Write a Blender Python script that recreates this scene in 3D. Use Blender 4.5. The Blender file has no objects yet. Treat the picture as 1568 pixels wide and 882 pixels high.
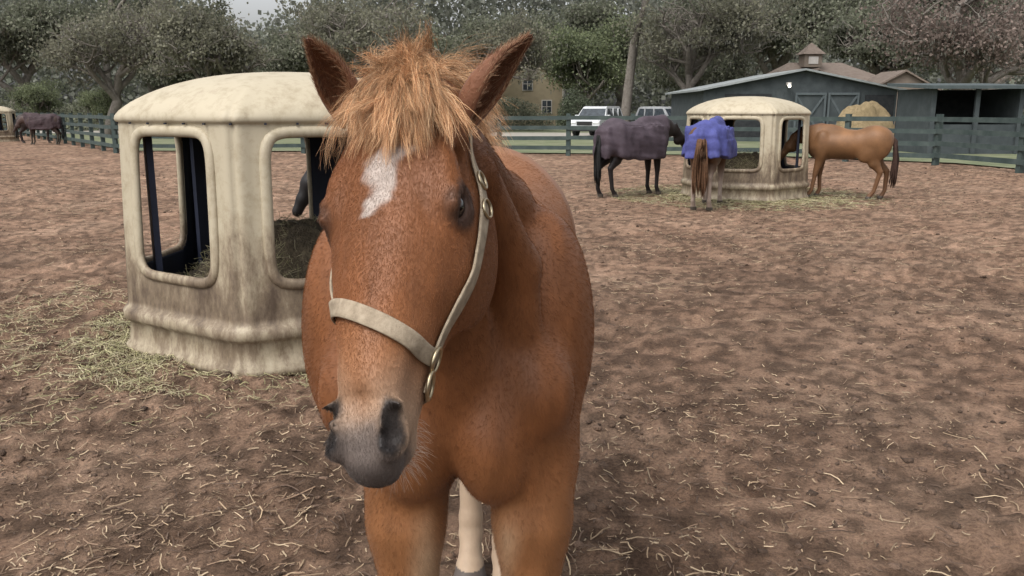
import bpy, math, random, time
import numpy as np
from mathutils import Vector, Matrix
T0=time.time()
rng=np.random.default_rng(7); random.seed(7)
scene=bpy.context.scene
V=lambda *a: np.array(a,dtype=float)
def nrm(v): v=np.asarray(v,float); return v/np.linalg.norm(v)

# ---------------------------------------------------------------- noise
def _h(ix,iy,iz,seed):
    n=(ix.astype(np.int64)*374761393+iy.astype(np.int64)*668265263+iz.astype(np.int64)*2147483647+seed*1274126177)&0xffffffff
    n=((n^(n>>13))*1274126177)&0xffffffff
    n=((n^(n>>16))*2246822519)&0xffffffff
    return ((n^(n>>15))&0xffffff)/float(0xffffff)
def noise3(x,y,z,seed=0):
    x=np.asarray(x,float);y=np.asarray(y,float)+0*x;z=np.asarray(z,float)+0*x
    ix=np.floor(x);iy=np.floor(y);iz=np.floor(z)
    fx=x-ix;fy=y-iy;fz=z-iz
    fx=fx*fx*(3-2*fx);fy=fy*fy*(3-2*fy);fz=fz*fz*(3-2*fz)
    r=0
    for a in (0,1):
        for b in (0,1):
            for c in (0,1):
                r=r+_h(ix+a,iy+b,iz+c,seed)*(fx if a else 1-fx)*(fy if b else 1-fy)*(fz if c else 1-fz)
    return r
def noise2(x,y,seed=0):
    x=np.asarray(x,float);y=np.asarray(y,float)
    ix=np.floor(x);iy=np.floor(y);fx=x-ix;fy=y-iy
    fx=fx*fx*(3-2*fx);fy=fy*fy*(3-2*fy)
    z=np.zeros_like(ix)
    return (_h(ix,iy,z,seed)*(1-fx)+_h(ix+1,iy,z,seed)*fx)*(1-fy)+(_h(ix,iy+1,z,seed)*(1-fx)+_h(ix+1,iy+1,z,seed)*fx)*fy
def fbm2(x,y,o=4,seed=0):
    r=0;a=.5;s=0
    for i in range(o):
        r=r+a*noise2(x,y,seed+i);s+=a;a*=.5;x=x*2.03+11;y=y*2.03+7
    return r/s
def fbm3(x,y,z,o=3,seed=0):
    r=0;a=.5;s=0
    for i in range(o):
        r=r+a*noise3(x,y,z,seed+i);s+=a;a*=.5;x=x*2.03+3;y=y*2.03+5;z=z*2.03+9
    return r/s
def sstep(a,b,x):
    t=np.clip((x-a)/(b-a),0,1); return t*t*(3-2*t)

# ---------------------------------------------------------------- mesh helpers
def link(o,parent=None):
    scene.collection.objects.link(o)
    if parent is not None: o.parent=parent
    return o
def empty(name,loc=(0,0,0)):
    e=bpy.data.objects.new(name,None); e.location=loc; e.empty_display_size=.2
    return link(e)
def fast_mesh(name,verts,faces,mat=None,smooth=True,cols=None,parent=None,do_link=True,matidx=None):
    verts=np.asarray(verts,dtype=np.float32); faces=np.asarray(faces,dtype=np.int32)
    me=bpy.data.meshes.new(name)
    nf,k=faces.shape
    me.vertices.add(len(verts)); me.vertices.foreach_set('co',verts.ravel())
    me.loops.add(nf*k); me.loops.foreach_set('vertex_index',faces.ravel())
    me.polygons.add(nf); me.polygons.foreach_set('loop_start',np.arange(nf,dtype=np.int32)*k)
    try: me.polygons.foreach_set('loop_total',np.full(nf,k,dtype=np.int32))
    except Exception: pass
    me.update(calc_edges=True)
    me.polygons.foreach_set('use_smooth',np.full(nf,smooth))
    if cols is not None:
        c=np.ones((len(verts),4),dtype=np.float32); c[:,:3]=cols
        at=me.color_attributes.new('Col','FLOAT_COLOR','POINT'); at.data.foreach_set('color',c.ravel())
    ms=mat if isinstance(mat,(list,tuple)) else [mat]
    for m in ms:
        if m: me.materials.append(m)
    if matidx is not None: me.polygons.foreach_set('material_index',np.asarray(matidx,dtype=np.int32))
    me.update()
    if not do_link: return me
    return link(bpy.data.objects.new(name,me),parent)
class MB:
    def __init__(s): s.v=[];s.f=[];s.m=[]
    def add(s,vs,fs,mi=0):
        n=len(s.v); s.v+= [tuple(v) for v in vs]; s.f+=[[i+n for i in f] for f in fs]; s.m+=[mi]*len(fs)
    def box(s,c,d,rz=0,mi=0,ry=0,rx=0):
        M=Matrix.Translation(c)@Matrix.Rotation(rz,4,'Z')@Matrix.Rotation(ry,4,'Y')@Matrix.Rotation(rx,4,'X')
        vs=[M@Vector((x*d[0]/2,y*d[1]/2,z*d[2]/2)) for x in(-1,1) for y in(-1,1) for z in(-1,1)]
        s.add(vs,[(0,1,3,2),(4,6,7,5),(0,4,5,1),(2,3,7,6),(0,2,6,4),(1,5,7,3)],mi)
    def tube(s,pts,rads,n=8,mi=0,cap=True):
        pts=[np.array(p,float) for p in pts]; rows=[]
        up=V(0,0,1)
        for i,p in enumerate(pts):
            t=nrm(pts[min(i+1,len(pts)-1)]-pts[max(i-1,0)])
            a=np.cross(t,up if abs(t[2])<.95 else V(1,0,0)); a=nrm(a); b=np.cross(t,a)
            rows.append([p+rads[i]*(a*math.cos(2*math.pi*j/n)+b*math.sin(2*math.pi*j/n)) for j in range(n)])
        vs=[q for r in rows for q in r]; fs=[]
        for i in range(len(rows)-1):
            for j in range(n):
                fs.append((i*n+j,i*n+(j+1)%n,(i+1)*n+(j+1)%n,(i+1)*n+j))
        if cap: fs.append(tuple(range(n-1,-1,-1))); fs.append(tuple((len(rows)-1)*n+j for j in range(n)))
        s.add(vs,fs,mi)
    def build(s,name,mats,parent=None,smooth=False,bevel=0):
        me=bpy.data.meshes.new(name); me.from_pydata(s.v,[],s.f); 
        for m in mats: me.materials.append(m)
        me.polygons.foreach_set('material_index',s.m)
        me.polygons.foreach_set('use_smooth',[smooth]*len(s.f)); me.update()
        o=link(bpy.data.objects.new(name,me),parent)
        if bevel:
            b=o.modifiers.new('b','BEVEL'); b.width=bevel; b.segments=2; b.limit_method='ANGLE'
        return o

# ---------------------------------------------------------------- materials
def material(name,cols,scale=5,rough=.8,bump=0,bscale=None,attr=False,spec=.3,detail=6,coords='Object',stops=None,metal=0,sheen=0,bdist=.02,transl=0,bstretch=None):
    m=bpy.data.materials.new(name); m.use_nodes=True; nt=m.node_tree; N=nt.nodes; L=nt.links
    b=N['Principled BSDF']; b.inputs['Roughness'].default_value=rough
    b.inputs['Specular IOR Level'].default_value=spec; b.inputs['Metallic'].default_value=metal
    if sheen: b.inputs['Sheen Weight'].default_value=sheen
    tc=N.new('ShaderNodeTexCoord'); nz=N.new('ShaderNodeTexNoise'); nz.inputs['Scale'].default_value=scale; nz.inputs['Detail'].default_value=detail
    nz.inputs['Roughness'].default_value=.6
    L.new(tc.outputs[coords],nz.inputs['Vector'])
    cr=N.new('ShaderNodeValToRGB'); L.new(nz.outputs['Fac'],cr.inputs['Fac'])
    e=cr.color_ramp.elements
    n=len(cols); st=stops or [.3+.4*i/max(1,n-1) for i in range(n)]
    while len(e)<n: e.new(.5)
    for i in range(n):
        e[i].position=st[i]; e[i].color=(*cols[i],1)
    out=cr.outputs['Color']
    if attr:
        at=N.new('ShaderNodeAttribute'); at.attribute_name='Col'
        mx=N.new('ShaderNodeMix'); mx.data_type='RGBA'; mx.blend_type='MULTIPLY'; mx.inputs[0].default_value=1
        L.new(at.outputs['Color'],mx.inputs[6]); L.new(out,mx.inputs[7]); out=mx.outputs[2]
    L.new(out,b.inputs['Base Color'])
    if transl:
        tr=N.new('ShaderNodeBsdfTranslucent'); L.new(out,tr.inputs['Color']); ms=N.new('ShaderNodeMixShader'); ms.inputs[0].default_value=transl
        L.new(b.outputs[0],ms.inputs[1]); L.new(tr.outputs[0],ms.inputs[2]); L.new(ms.outputs[0],N['Material Output'].inputs['Surface'])
    if bump:
        n2=N.new('ShaderNodeTexNoise'); n2.inputs['Scale'].default_value=bscale or scale*4; n2.inputs['Detail'].default_value=8
        if bstretch:
            mp=N.new('ShaderNodeMapping'); mp.inputs['Scale'].default_value=bstretch; L.new(tc.outputs[coords],mp.inputs[0]); L.new(mp.outputs[0],n2.inputs['Vector'])
        else: L.new(tc.outputs[coords],n2.inputs['Vector'])
        bp=N.new('ShaderNodeBump'); bp.inputs['Strength'].default_value=bump; bp.inputs['Distance'].default_value=bdist
        L.new(n2.outputs['Fac'],bp.inputs['Height']); L.new(bp.outputs['Normal'],b.inputs['Normal'])
    return m

# ---------------------------------------------------------------- SDF
class Field:
    def __init__(s,lo,hi,h):
        s.lo=np.array(lo,float); s.h=h
        s.n=np.ceil((np.array(hi)-s.lo)/h).astype(int)+1
        s.ax=[(s.lo[i]+h*np.arange(s.n[i])).astype(np.float32) for i in range(3)]
        s.F=np.full(tuple(s.n),1.0,dtype=np.float32)
    def sub(s,lo,hi):
        a=np.clip(np.floor((np.array(lo)-s.lo)/s.h).astype(int),0,s.n); b=np.clip(np.ceil((np.array(hi)-s.lo)/s.h).astype(int)+1,0,s.n)
        sl=tuple(slice(a[i],b[i]) for i in range(3))
        X=s.ax[0][sl[0]][:,None,None];Y=s.ax[1][sl[1]][None,:,None];Z=s.ax[2][sl[2]][None,None,:]
        return sl,X,Y,Z
    def comb(s,sl,d,k,mode):
        F=s.F[sl]
        if F.size==0: return
        if mode=='u':
            if k>0:
                h=np.maximum(k-np.abs(F-d),0)/k; s.F[sl]=np.minimum(F,d)-h*h*k*.25
            else: s.F[sl]=np.minimum(F,d)
        elif mode=='s':
            d=-d; h=np.maximum(k-np.abs(F-d),0)/k; s.F[sl]=np.maximum(F,d)+h*h*k*.25
    def ell(s,c,r,R=None,k=.03,mode='u'):
        c=np.array(c,float); r=np.array(r,float); m=r.max()+2*k+.02
        sl,X,Y,Z=s.sub(c-m,c+m)
        if s.F[sl].size==0: return
        R=np.eye(3) if R is None else np.array(R,float)
        x=X-c[0];y=Y-c[1];z=Z-c[2]
        q=[(x*R[0,i]+y*R[1,i]+z*R[2,i]) for i in range(3)]
        k0=np.sqrt(sum((q[i]/r[i])**2 for i in range(3)))+1e-6
        k1=np.sqrt(sum((q[i]/r[i]**2)**2 for i in range(3)))+1e-6
        s.comb(sl,(k0*(k0-1)/k1).astype(np.float32),k,mode)
    def tube(s,p0,p1,a0,a1,side=(1,0,0),k=.03,mode='u'):
        p0=np.array(p0,float);p1=np.array(p1,float)
        if np.isscalar(a0): a0=(a0,a0)
        if np.isscalar(a1): a1=(a1,a1)
        m=max(max(a0),max(a1))+2*k+.02
        sl,X,Y,Z=s.sub(np.minimum(p0,p1)-m,np.maximum(p0,p1)+m)
        if s.F[sl].size==0: return
        ax=p1-p0; L=np.linalg.norm(ax); ax=ax/L
        sd=np.array(side,float); sd=nrm(sd-ax*np.dot(sd,ax)); nn=np.cross(ax,sd)
        x=X-p0[0];y=Y-p0[1];z=Z-p0[2]
        t=x*ax[0]+y*ax[1]+z*ax[2]; tc=np.clip(t/L,0,1); qa=t-tc*L
        qs=x*sd[0]+y*sd[1]+z*sd[2]; qn=x*nn[0]+y*nn[1]+z*nn[2]
        a=a0[0]+(a1[0]-a0[0])*tc; b=a0[1]+(a1[1]-a0[1])*tc; mm=np.minimum(a,b)
        k0=np.sqrt((qs/a)**2+(qn/b)**2+(qa/mm)**2)+1e-6
        k1=np.sqrt((qs/a**2)**2+(qn/b**2)**2+(qa/mm**2)**2)+1e-6
        s.comb(sl,(k0*(k0-1)/k1).astype(np.float32),k,mode)
    def chain(s,pts,rads,side=(1,0,0),k=.03,mode='u'):
        for i in range(len(pts)-1): s.tube(pts[i],pts[i+1],rads[i],rads[i+1],side,k,mode)
    def val(s,P):
        P=np.atleast_2d(P); g=(P-s.lo)/s.h; i=np.clip(np.floor(g).astype(int),0,s.n-2); f=g-i; r=0
        for a in(0,1):
            for b in(0,1):
                for c in(0,1):
                    w=(f[:,0] if a else 1-f[:,0])*(f[:,1] if b else 1-f[:,1])*(f[:,2] if c else 1-f[:,2])
                    r=r+w*s.F[i[:,0]+a,i[:,1]+b,i[:,2]+c]
        return r
    def mesh(s):
        F=s.F; I=F<0
        n=np.array(F.shape)
        cnt=np.zeros(tuple(n-1),dtype=np.int8)
        for a in(0,1):
            for b in(0,1):
                for c in(0,1): cnt+=I[a:n[0]-1+a,b:n[1]-1+b,c:n[2]-1+c]
        act=np.argwhere((cnt>0)&(cnt<8)); del cnt
        idx=np.full(tuple(n-1),-1,dtype=np.int32); idx[act[:,0],act[:,1],act[:,2]]=np.arange(len(act))
        acc=np.zeros((len(act),3)); num=np.zeros(len(act))
        cor=[(a,b,c) for a in(0,1) for b in(0,1) for c in(0,1)]
        for p in cor:
            for d in range(3):
                if p[d]==0:
                    q=list(p); q[d]=1
                    f0=F[act[:,0]+p[0],act[:,1]+p[1],act[:,2]+p[2]]; f1=F[act[:,0]+q[0],act[:,1]+q[1],act[:,2]+q[2]]
                    x=(f0<0)!=(f1<0); t=np.where(x,f0/np.where(x,f0-f1,1),0)
                    pt=np.tile(np.array(p,float),(len(act),1)); pt[:,d]+=t
                    acc+=pt*x[:,None]; num+=x
        verts=s.lo+s.h*(act+acc/num[:,None])
        faces=[]
        for d in range(3):
            u=(d+1)%3; w=(d+2)%3
            s0=[slice(None)]*3; s1=[slice(None)]*3
            s0[d]=slice(0,-1); s1[d]=slice(1,None)
            A=I[tuple(s0)];B=I[tuple(s1)]
            e=np.argwhere(A!=B)
            e=e[(e[:,u]>0)&(e[:,w]>0)&(e[:,u]<n[u]-1)&(e[:,w]<n[w]-1)]
            flip=~A[e[:,0],e[:,1],e[:,2]]
            def g(du,dw):
                q=e.copy(); q[:,u]+=du; q[:,w]+=dw; return idx[q[:,0],q[:,1],q[:,2]]
            q=np.stack([g(-1,-1),g(0,-1),g(0,0),g(-1,0)],1)
            q[flip]=q[flip][:,::-1]; faces.append(q)
        return verts,np.concatenate(faces)
    def grad(s,P,e=None):
        e=e or s.h; P=np.atleast_2d(P); g=np.zeros_like(P)
        for i in range(3):
            d=np.zeros(3); d[i]=e; g[:,i]=s.val(P+d)-s.val(P-d)
        return g/(np.linalg.norm(g,axis=1,keepdims=True)+1e-9)

def hair_object(name,strands,radii,cols,mat,parent=None):
    N,K,_=strands.shape
    hc=bpy.data.hair_curves.new(name); hc.add_curves([K]*N)
    if 'position' not in hc.attributes: hc.attributes.new('position','FLOAT_VECTOR','POINT')
    hc.attributes['position'].data.foreach_set('vector',strands.astype(np.float32).ravel())
    ra=hc.attributes.get('radius') or hc.attributes.new('radius','FLOAT','POINT')
    ra.data.foreach_set('value',radii.astype(np.float32).ravel())
    ca=hc.attributes.new('Col','FLOAT_COLOR','POINT')
    c=np.ones((N,K,4),dtype=np.float32); c[:,:,:3]=cols[:,None,:] if cols.ndim==2 else cols
    ca.data.foreach_set('color',c.ravel())
    hc.materials.append(mat)
    return link(bpy.data.objects.new(name,hc),parent)

# ================================================================= CAMERA / WORLD
cam=bpy.data.cameras.new('camera'); co=link(bpy.data.objects.new('camera',cam)); scene.camera=co
co.location=(0,0,1.6); co.rotation_euler=(math.radians(78.2),0,0)
cam.sensor_width=36; cam.lens=36*1300/1568; cam.clip_end=2000; cam.clip_start=.05
w=bpy.data.worlds.new('World'); scene.world=w; w.use_nodes=True
nt=w.node_tree; bg=nt.nodes['Background']; sky=nt.nodes.new('ShaderNodeTexSky'); sky.sky_type='NISHITA'; sky.sun_disc=False
SE=math.radians(55); SR=math.radians(215)
sky.sun_elevation=SE; sky.sun_rotation=SR; sky.air_density=1.0; sky.dust_density=6; sky.ozone_density=1
hs=nt.nodes.new('ShaderNodeHueSaturation'); hs.inputs['Saturation'].default_value=.16; hs.inputs['Value'].default_value=1.85
nt.links.new(sky.outputs[0],hs.inputs['Color']); nt.links.new(hs.outputs[0],bg.inputs['Color']); bg.inputs['Strength'].default_value=.15
sl=bpy.data.lights.new('sun','SUN'); sl.energy=.6; sl.angle=math.radians(30); sl.color=(1,.95,.88)
so=link(bpy.data.objects.new('sun',sl))
sd=V(math.sin(SR)*math.cos(SE),math.cos(SR)*math.cos(SE),math.sin(SE))
so.rotation_euler=Vector(sd).to_track_quat('Z','Y').to_euler(); so.location=(0,-5,20)
scene.view_settings.view_transform='Standard'; scene.view_settings.look='None'; scene.view_settings.exposure=0

# ================================================================= GROUND
def ground_h(x,y):
    fade=1/(1+(np.maximum(y,0)/16)**2)
    big=(fbm2(x*.8,y*.8,3,5)-.5)*.05
    wob=fbm2(x*2,y*2,2,31)
    c=fbm2(x*5.5+wob,y*5.5,3,9); hoof=-np.maximum(0,.5-c)*.13+np.maximum(0,c-.52)*.09
    f=fbm2(x*17,y*17,3,77)-.5
    rough=sstep(.35,.65,fbm2(x*.6+4,y*.6,2,15))
    return (big+hoof*(.45+.7*rough)+f*.034*(.5+rough))*(.3+.7*fade)-.01
R,C=860,820
tt=np.linspace(0,1,R); ys=-2+ (np.exp(tt*math.log(420/2.2))-1)*2.2*1.0
uu=np.linspace(-1,1,C)
Yg=np.repeat(ys[:,None],C,1); Xg=uu[None,:]*(np.maximum(Yg,0)*.95+3.5)
Zg=ground_h(Xg,Yg)*sstep(60,25,Yg)
gv=np.stack([Xg,Yg,Zg],-1).reshape(-1,3)
ii=np.arange(R-1)[:,None]*C+np.arange(C-1)[None,:]; ii=ii.ravel()
gf=np.stack([ii,ii+1,ii+C+1,ii+C],1)
tone=fbm2(Xg*11,Yg*11,3,61); cl=fbm2(Xg*1.1,Yg*1.1,3,62); c3=fbm2(Xg*3.1,Yg*3.1,3,64)
damp=.82+.18*sstep(3,13,Yg+2*(cl-.5)*6)
tn=(.56+.76*sstep(.30,.70,tone))*(.72+.56*cl)*(.84+.32*c3)*damp
gc=np.stack([tn,tn,tn],-1).reshape(-1,3)
def ground_mat():
    m=bpy.data.materials.new('dirt'); m.use_nodes=True; nt=m.node_tree;N=nt.nodes;L=nt.links;b=N['Principled BSDF']
    b.inputs['Roughness'].default_value=.95; b.inputs['Specular IOR Level'].default_value=.12
    tc=N.new('ShaderNodeTexCoord')
    def noise(s,d=8,r=.65):
        n=N.new('ShaderNodeTexNoise'); n.inputs['Scale'].default_value=s;n.inputs['Detail'].default_value=d;n.inputs['Roughness'].default_value=r
        L.new(tc.outputs['Object'],n.inputs['Vector']); return n
    def ramp(src,st):
        c=N.new('ShaderNodeValToRGB');L.new(src,c.inputs[0]);e=c.color_ramp.elements
        while len(e)<len(st): e.new(.5)
        for i,(p,col) in enumerate(st): e[i].position=p;e[i].color=(*col,1)
        return c.outputs[0]
    def mix(a,bb,f,mode='MIX'):
        x=N.new('ShaderNodeMix');x.data_type='RGBA';x.blend_type=mode
        if isinstance(f,float): x.inputs[0].default_value=f
        else: L.new(f,x.inputs[0])
        L.new(a,x.inputs[6]);L.new(bb,x.inputs[7]);return x.outputs[2]
    A=ramp(noise(.7).outputs[0],[(.3,(.180,.113,.078)),(.5,(.228,.148,.104)),(.7,(.285,.196,.141))])
    B=ramp(noise(9,10,.75).outputs[0],[(.30,(.46,.42,.40)),(.45,(.87,.86,.85)),(.60,(1,1,1)),(.75,(1.22,1.18,1.1))])
    Cc=ramp(noise(60,6,.8).outputs[0],[(.35,(.54,.51,.49)),(.5,(.95,.95,.95)),(.66,(1.35,1.31,1.22))])
    c=mix(mix(A,B,1.0,'MULTIPLY'),Cc,1.0,'MULTIPLY')
    at=N.new('ShaderNodeAttribute'); at.attribute_name='Col'; c=mix(c,at.outputs['Color'],1.0,'MULTIPLY')
    L.new(c,b.inputs['Base Color'])
    bp=N.new('ShaderNodeBump');bp.inputs['Strength'].default_value=.9;bp.inputs['Distance'].default_value=.03
    L.new(noise(26,10,.78).outputs[0],bp.inputs['Height']);L.new(bp.outputs[0],b.inputs['Normal'])
    return m
dirt=ground_mat()
fast_mesh('ground',gv,gf,dirt,cols=gc)
grass_m=material('grass',[(.09,.105,.055),(.13,.145,.08),(.185,.18,.12)],scale=.8,rough=.9,bump=.6,bscale=30)
gb=MB()
fl=[(-120,68),(-36,63),(-15.3,34.5),(-8,34.2),(2.1,32.4),(9.2,30.6),(13.6,26.3),(14.6,20.5),(17,12)]
for i in range(len(fl)-1):
    a,b_=fl[i],fl[i+1]
    far=lambda p:(p[0]*3+ (60 if p[0]>8 else 0),p[1]+260 if p[0]<8 else p[1]+ 260*max(0.02,1-(p[0]-8)/10))
    gb.add([(a[0],a[1],.03),(b_[0],b_[1],.03),(*far(b_),.03),(*far(a),.03)],[(0,1,2,3)])
gb.build('grass',[grass_m])
road_m=material('gravel_road',[(.24,.22,.19),(.33,.31,.27)],scale=1.5,rough=.9)
rb=MB(); rb.add([(-60,66,.06),(60,40,.06),(60,51,.06),(-60,74,.06)],[(0,1,2,3)]); rb.build('gravel_road',[road_m])

def straw(name,n,region,dens,cols,lmin=.04,lmax=.16,wd=.0016,lift=.012,seed=3,parent=None,zfun=None,pw=2.2):
    r=np.random.default_rng(seed)
    P=np.zeros((0,2))
    while len(P)<n:
        p=region(r,n*2); k=r.random(len(p))<dens(p[:,0],p[:,1]); P=np.concatenate([P,p[k]])
    P=P[:n]
    th=r.random(n)*2*np.pi; Ln=lmin+(lmax-lmin)*r.random(n)**pw; bend=(r.random(n)-.5)*1.2
    K=4; pts=[]
    for j in range(K):
        t=j/(K-1)-.5; a=th+bend*t
        pts.append(np.stack([P[:,0]+np.cos(a)*Ln*t,P[:,1]+np.sin(a)*Ln*t],1))
    zf=zfun or ground_h
    z=np.stack([zf(p[:,0],p[:,1]) for p in pts],1); z0=z.max(1)
    tilt=(r.random(n)-.5)*.25
    vs=np.zeros((n,K,2,3))
    wv=wd*(.6+.9*r.random(n))*(1+.05*P[:,1])
    nx=-np.sin(th);ny=np.cos(th)
    for j in range(K):
        t=j/(K-1)-.5
        zz=z[:,j]*.5+z0*.5+lift*r.random(n)*.5+.003+tilt*t*Ln
        for q,sg in((0,-1),(1,1)):
            vs[:,j,q,0]=pts[j][:,0]+nx*wv*sg; vs[:,j,q,1]=pts[j][:,1]+ny*wv*sg; vs[:,j,q,2]=zz+sg*wv*.4
    base=np.arange(n)[:,None]*(K*2)
    F=[]
    for j in range(K-1):
        F.append(np.concatenate([base+2*j,base+2*j+1,base+2*j+3,base+2*j+2],1))
    cc=np.array(cols)[r.integers(0,len(cols),n)]*(.6+.6*r.random((n,1)))
    cc=np.repeat(cc,K*2,0)
    return fast_mesh(name,vs.reshape(-1,3),np.concatenate(F),straw_m,cols=cc,parent=parent)
straw_m=material('straw',[(.8,.8,.8),(1,1,1)],attr=True,rough=.7)
sc=[(.36,.26,.165),(.29,.205,.13),(.42,.32,.21),(.22,.145,.095),(.13,.085,.06),(.10,.065,.045)]
def fan(r,n):
    y=1.2+ (r.random(n)**1.7)*24; x=(r.random(n)*2-1)*(y*.75+.8); return np.stack([x,y],1)
def fan2(r,n):
    y=1.4+ (r.random(n)**1.35)*24; x=(r.random(n)*2-1)*(y*.75+.8); return np.stack([x,y],1)
straw('scattered_straw',26000,fan2,lambda x,y:np.clip(sstep(.42,.72,fbm2(x*.9,y*.9,3,55))*1.0+.10,0,1),sc,.03,.16)
straw('scattered_straw',50000,fan,lambda x,y:np.clip(sstep(.35,.65,fbm2(x*.5,y*.5,3,57))*.8+.25,0,1),sc,.01,.05,.0016,seed=31,pw=1.2)
def ring(cx,cy,r0,r1):
    def f(r,n):
        a=r.random(n)*2*np.pi; q=r0+(r1-r0)*r.random(n)**1.8; return np.stack([cx+q*np.cos(a),cy+q*np.sin(a)],1)
    return f
HL=(-1.60,6.22); HR=(4.45,16.4)
hy=[(.36,.33,.18),(.28,.26,.13),(.41,.36,.23),(.20,.17,.10)]
straw('loose_hay',8500,ring(*HL,1.05,1.65),lambda x,y:.12+.88*sstep(.38,.60,fbm2(x*2,y*2,2,8)),hy,.04,.17,.0014,.05,11)
straw('loose_hay',7000,ring(*HR,1.0,2.6),lambda x,y:1+0*x,hy,.1,.3,.002,.04,12)
def leftfield(r,n):
    return np.stack([-4.2+r.normal(0,1.3,n),5.6+r.normal(0,1.2,n)],1)
straw('loose_hay',6500,leftfield,lambda x,y:sstep(.42,.6,fbm2(x*1.3,y*1.3,3,81)),sc[:3]+hy,.03,.14,.0014,.02,14)
def clods(n,seed,region,name,smin,smax):
    r=np.random.default_rng(seed)
    t=(1+5**.5)/2
    iv=np.array([(-1,t,0),(1,t,0),(-1,-t,0),(1,-t,0),(0,-1,t),(0,1,t),(0,-1,-t),(0,1,-t),(t,0,-1),(t,0,1),(-t,0,-1),(-t,0,1)])/1.9
    fc=np.array([(0,11,5),(0,5,1),(0,1,7),(0,7,10),(0,10,11),(1,5,9),(5,11,4),(11,10,2),(10,7,6),(7,1,8),(3,9,4),(3,4,2),(3,2,6),(3,6,8),(3,8,9),(4,9,5),(2,4,11),(6,2,10),(8,6,7),(9,8,1)])
    P=region(r,n*3); k=r.random(len(P))<.1+.9*sstep(.35,.7,fbm2(P[:,0]*.7+9,P[:,1]*.7,3,21)); P=P[k][:n]; n=len(P)
    s=(smin+(smax-smin)*r.random(n)**4)
    v=iv[None]*(1+.9*(r.random((n,12,1))-.5))*s[:,None,None]*np.array([1.25,1.25,.75]); 
    v[:,:,0]+=P[:,0:1];v[:,:,1]+=P[:,1:2];v[:,:,2]+=ground_h(P[:,0],P[:,1])[:,None]+.05*s[:,None]
    f=(fc[None]+12*np.arange(n)[:,None,None]).reshape(-1,3)
    c=np.repeat(np.array([(.20,.13,.092)])*(.35+.7*r.random((n,1))),12,0)
    fast_mesh(name,v.reshape(-1,3),f,clod_m,cols=c,smooth=True)
clod_m=material('clod',[(.8,.8,.8),(1.1,1.1,1.1)],attr=True,rough=1,scale=60,bump=1,bscale=150)
clods(14000,5,fan,'dirt_clods',.004,.022)
print('ground',time.time()-T0)

# ================================================================= MAIN HORSE
f=Field((-.62,.84,.0),(.36,3.62,1.78),.0065)
CX=-.125; CB=-.155; CL=-.085
f.ell((CB,2.30,1.11),(.345,.80,.325),k=.1)
f.ell((CX,1.84,1.14),(.275,.36,.32),k=.09)
f.ell((-.09,3.02,1.17),(.30,.44,.31),k=.12)
f.ell((CX-.005,2.02,1.40),(.08,.34,.12),k=.12)
for s in(-1,1):
    f.ell((CX+s*(.19 if s>0 else .205),1.74,1.15),(.105,.16,.25),k=.040)
    f.ell((CX+s*.160,1.55,1.07),(.085,.090,.105),k=.045)
    f.ell((CX+.015+s*.078,1.535,.975),(.080,.10,.12),k=.035)
    f.ell((CL+s*.130,1.64,.92),(.090,.13,.15),k=.05)
    x=CL+s*.123
    f.chain([(x,1.62,.94),(x,1.57,.80),(x,1.545,.50)],[(.078,.115),(.068,.085),(.046,.052)],k=.035)
    f.ell((x+s*.028,1.555,.82),(.045,.06,.12),k=.03)
    f.ell((x-s*.030,1.53,.80),(.035,.045,.10),k=.03)
    f.ell((x,1.53,.475),(.05,.052,.055),k=.02)
    f.chain([(x,1.54,.45),(x,1.55,.22),(x,1.555,.15)],[(.036,.040),(.030,.036),(.038,.044)],k=.02)
    f.chain([(x,1.55,.15),(x,1.50,.06)],[(.033,.036),(.040,.040)],k=.02)
    f.chain([(x,1.495,.06),(x,1.475,.02)],[(.048,.052),(.058,.064)],k=.01)
    x=-.07+s*.12; fw=-.46 if s>0 else -.30; x2=-.085+s*.060
    f.ell((x,3.00,1.02),(.165,.30,.30),k=.1)
    f.ell((x+s*.03,2.76,.86),(.10,.18,.18),k=.08)
    f.chain([(x,2.86,.88),(x*.5+x2*.5,3.00+fw*.5,.70),(x2,3.14+fw,.54)],[(.10,.16),(.072,.09),(.050,.06)],k=.06)
    f.chain([(x2,3.15+fw,.55),(x2,3.06+fw,.20),(x2,3.05+fw,.15)],[(.046,.055),(.038,.040),(.042,.042)],k=.02)
    f.chain([(x2,3.04+fw,.14),(x2,2.98+fw,.05)],[.036,.045],k=.02)
    f.chain([(x2,2.98+fw,.05),(x2,2.96+fw,.02)],[.05,.06],k=.01)
f.chain([(CX+.012,1.40,1.06),(CX+.015,1.425,.95),(CX+.02,1.45,.84)],[.014,.017,.014],k=.035,mode='s')
# head frame
PHI=math.radians(54); PSI=math.radians(4.5); TW=math.radians(14); HS=.90
a_=V(-math.sin(PSI)*math.cos(PHI),-math.cos(PSI)*math.cos(PHI),-math.sin(PHI))
W_=V(math.cos(PSI),-math.sin(PSI),0); D_=np.cross(W_,a_)
if D_[2]<0: D_=-D_
W2=W_*math.cos(TW)+D_*math.sin(TW); D2=D_*math.cos(TW)-W_*math.sin(TW); W_,D_=W2,D2
P0=V(-.170,1.27,1.636)
H=lambda s,w,d: P0+s*HS*a_+w*W_+d*D_
RH=np.stack([a_,W_,D_],1)
def rotH(ang,axis):
    M=np.array(Matrix.Rotation(ang,3,axis)); return RH@M
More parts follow.
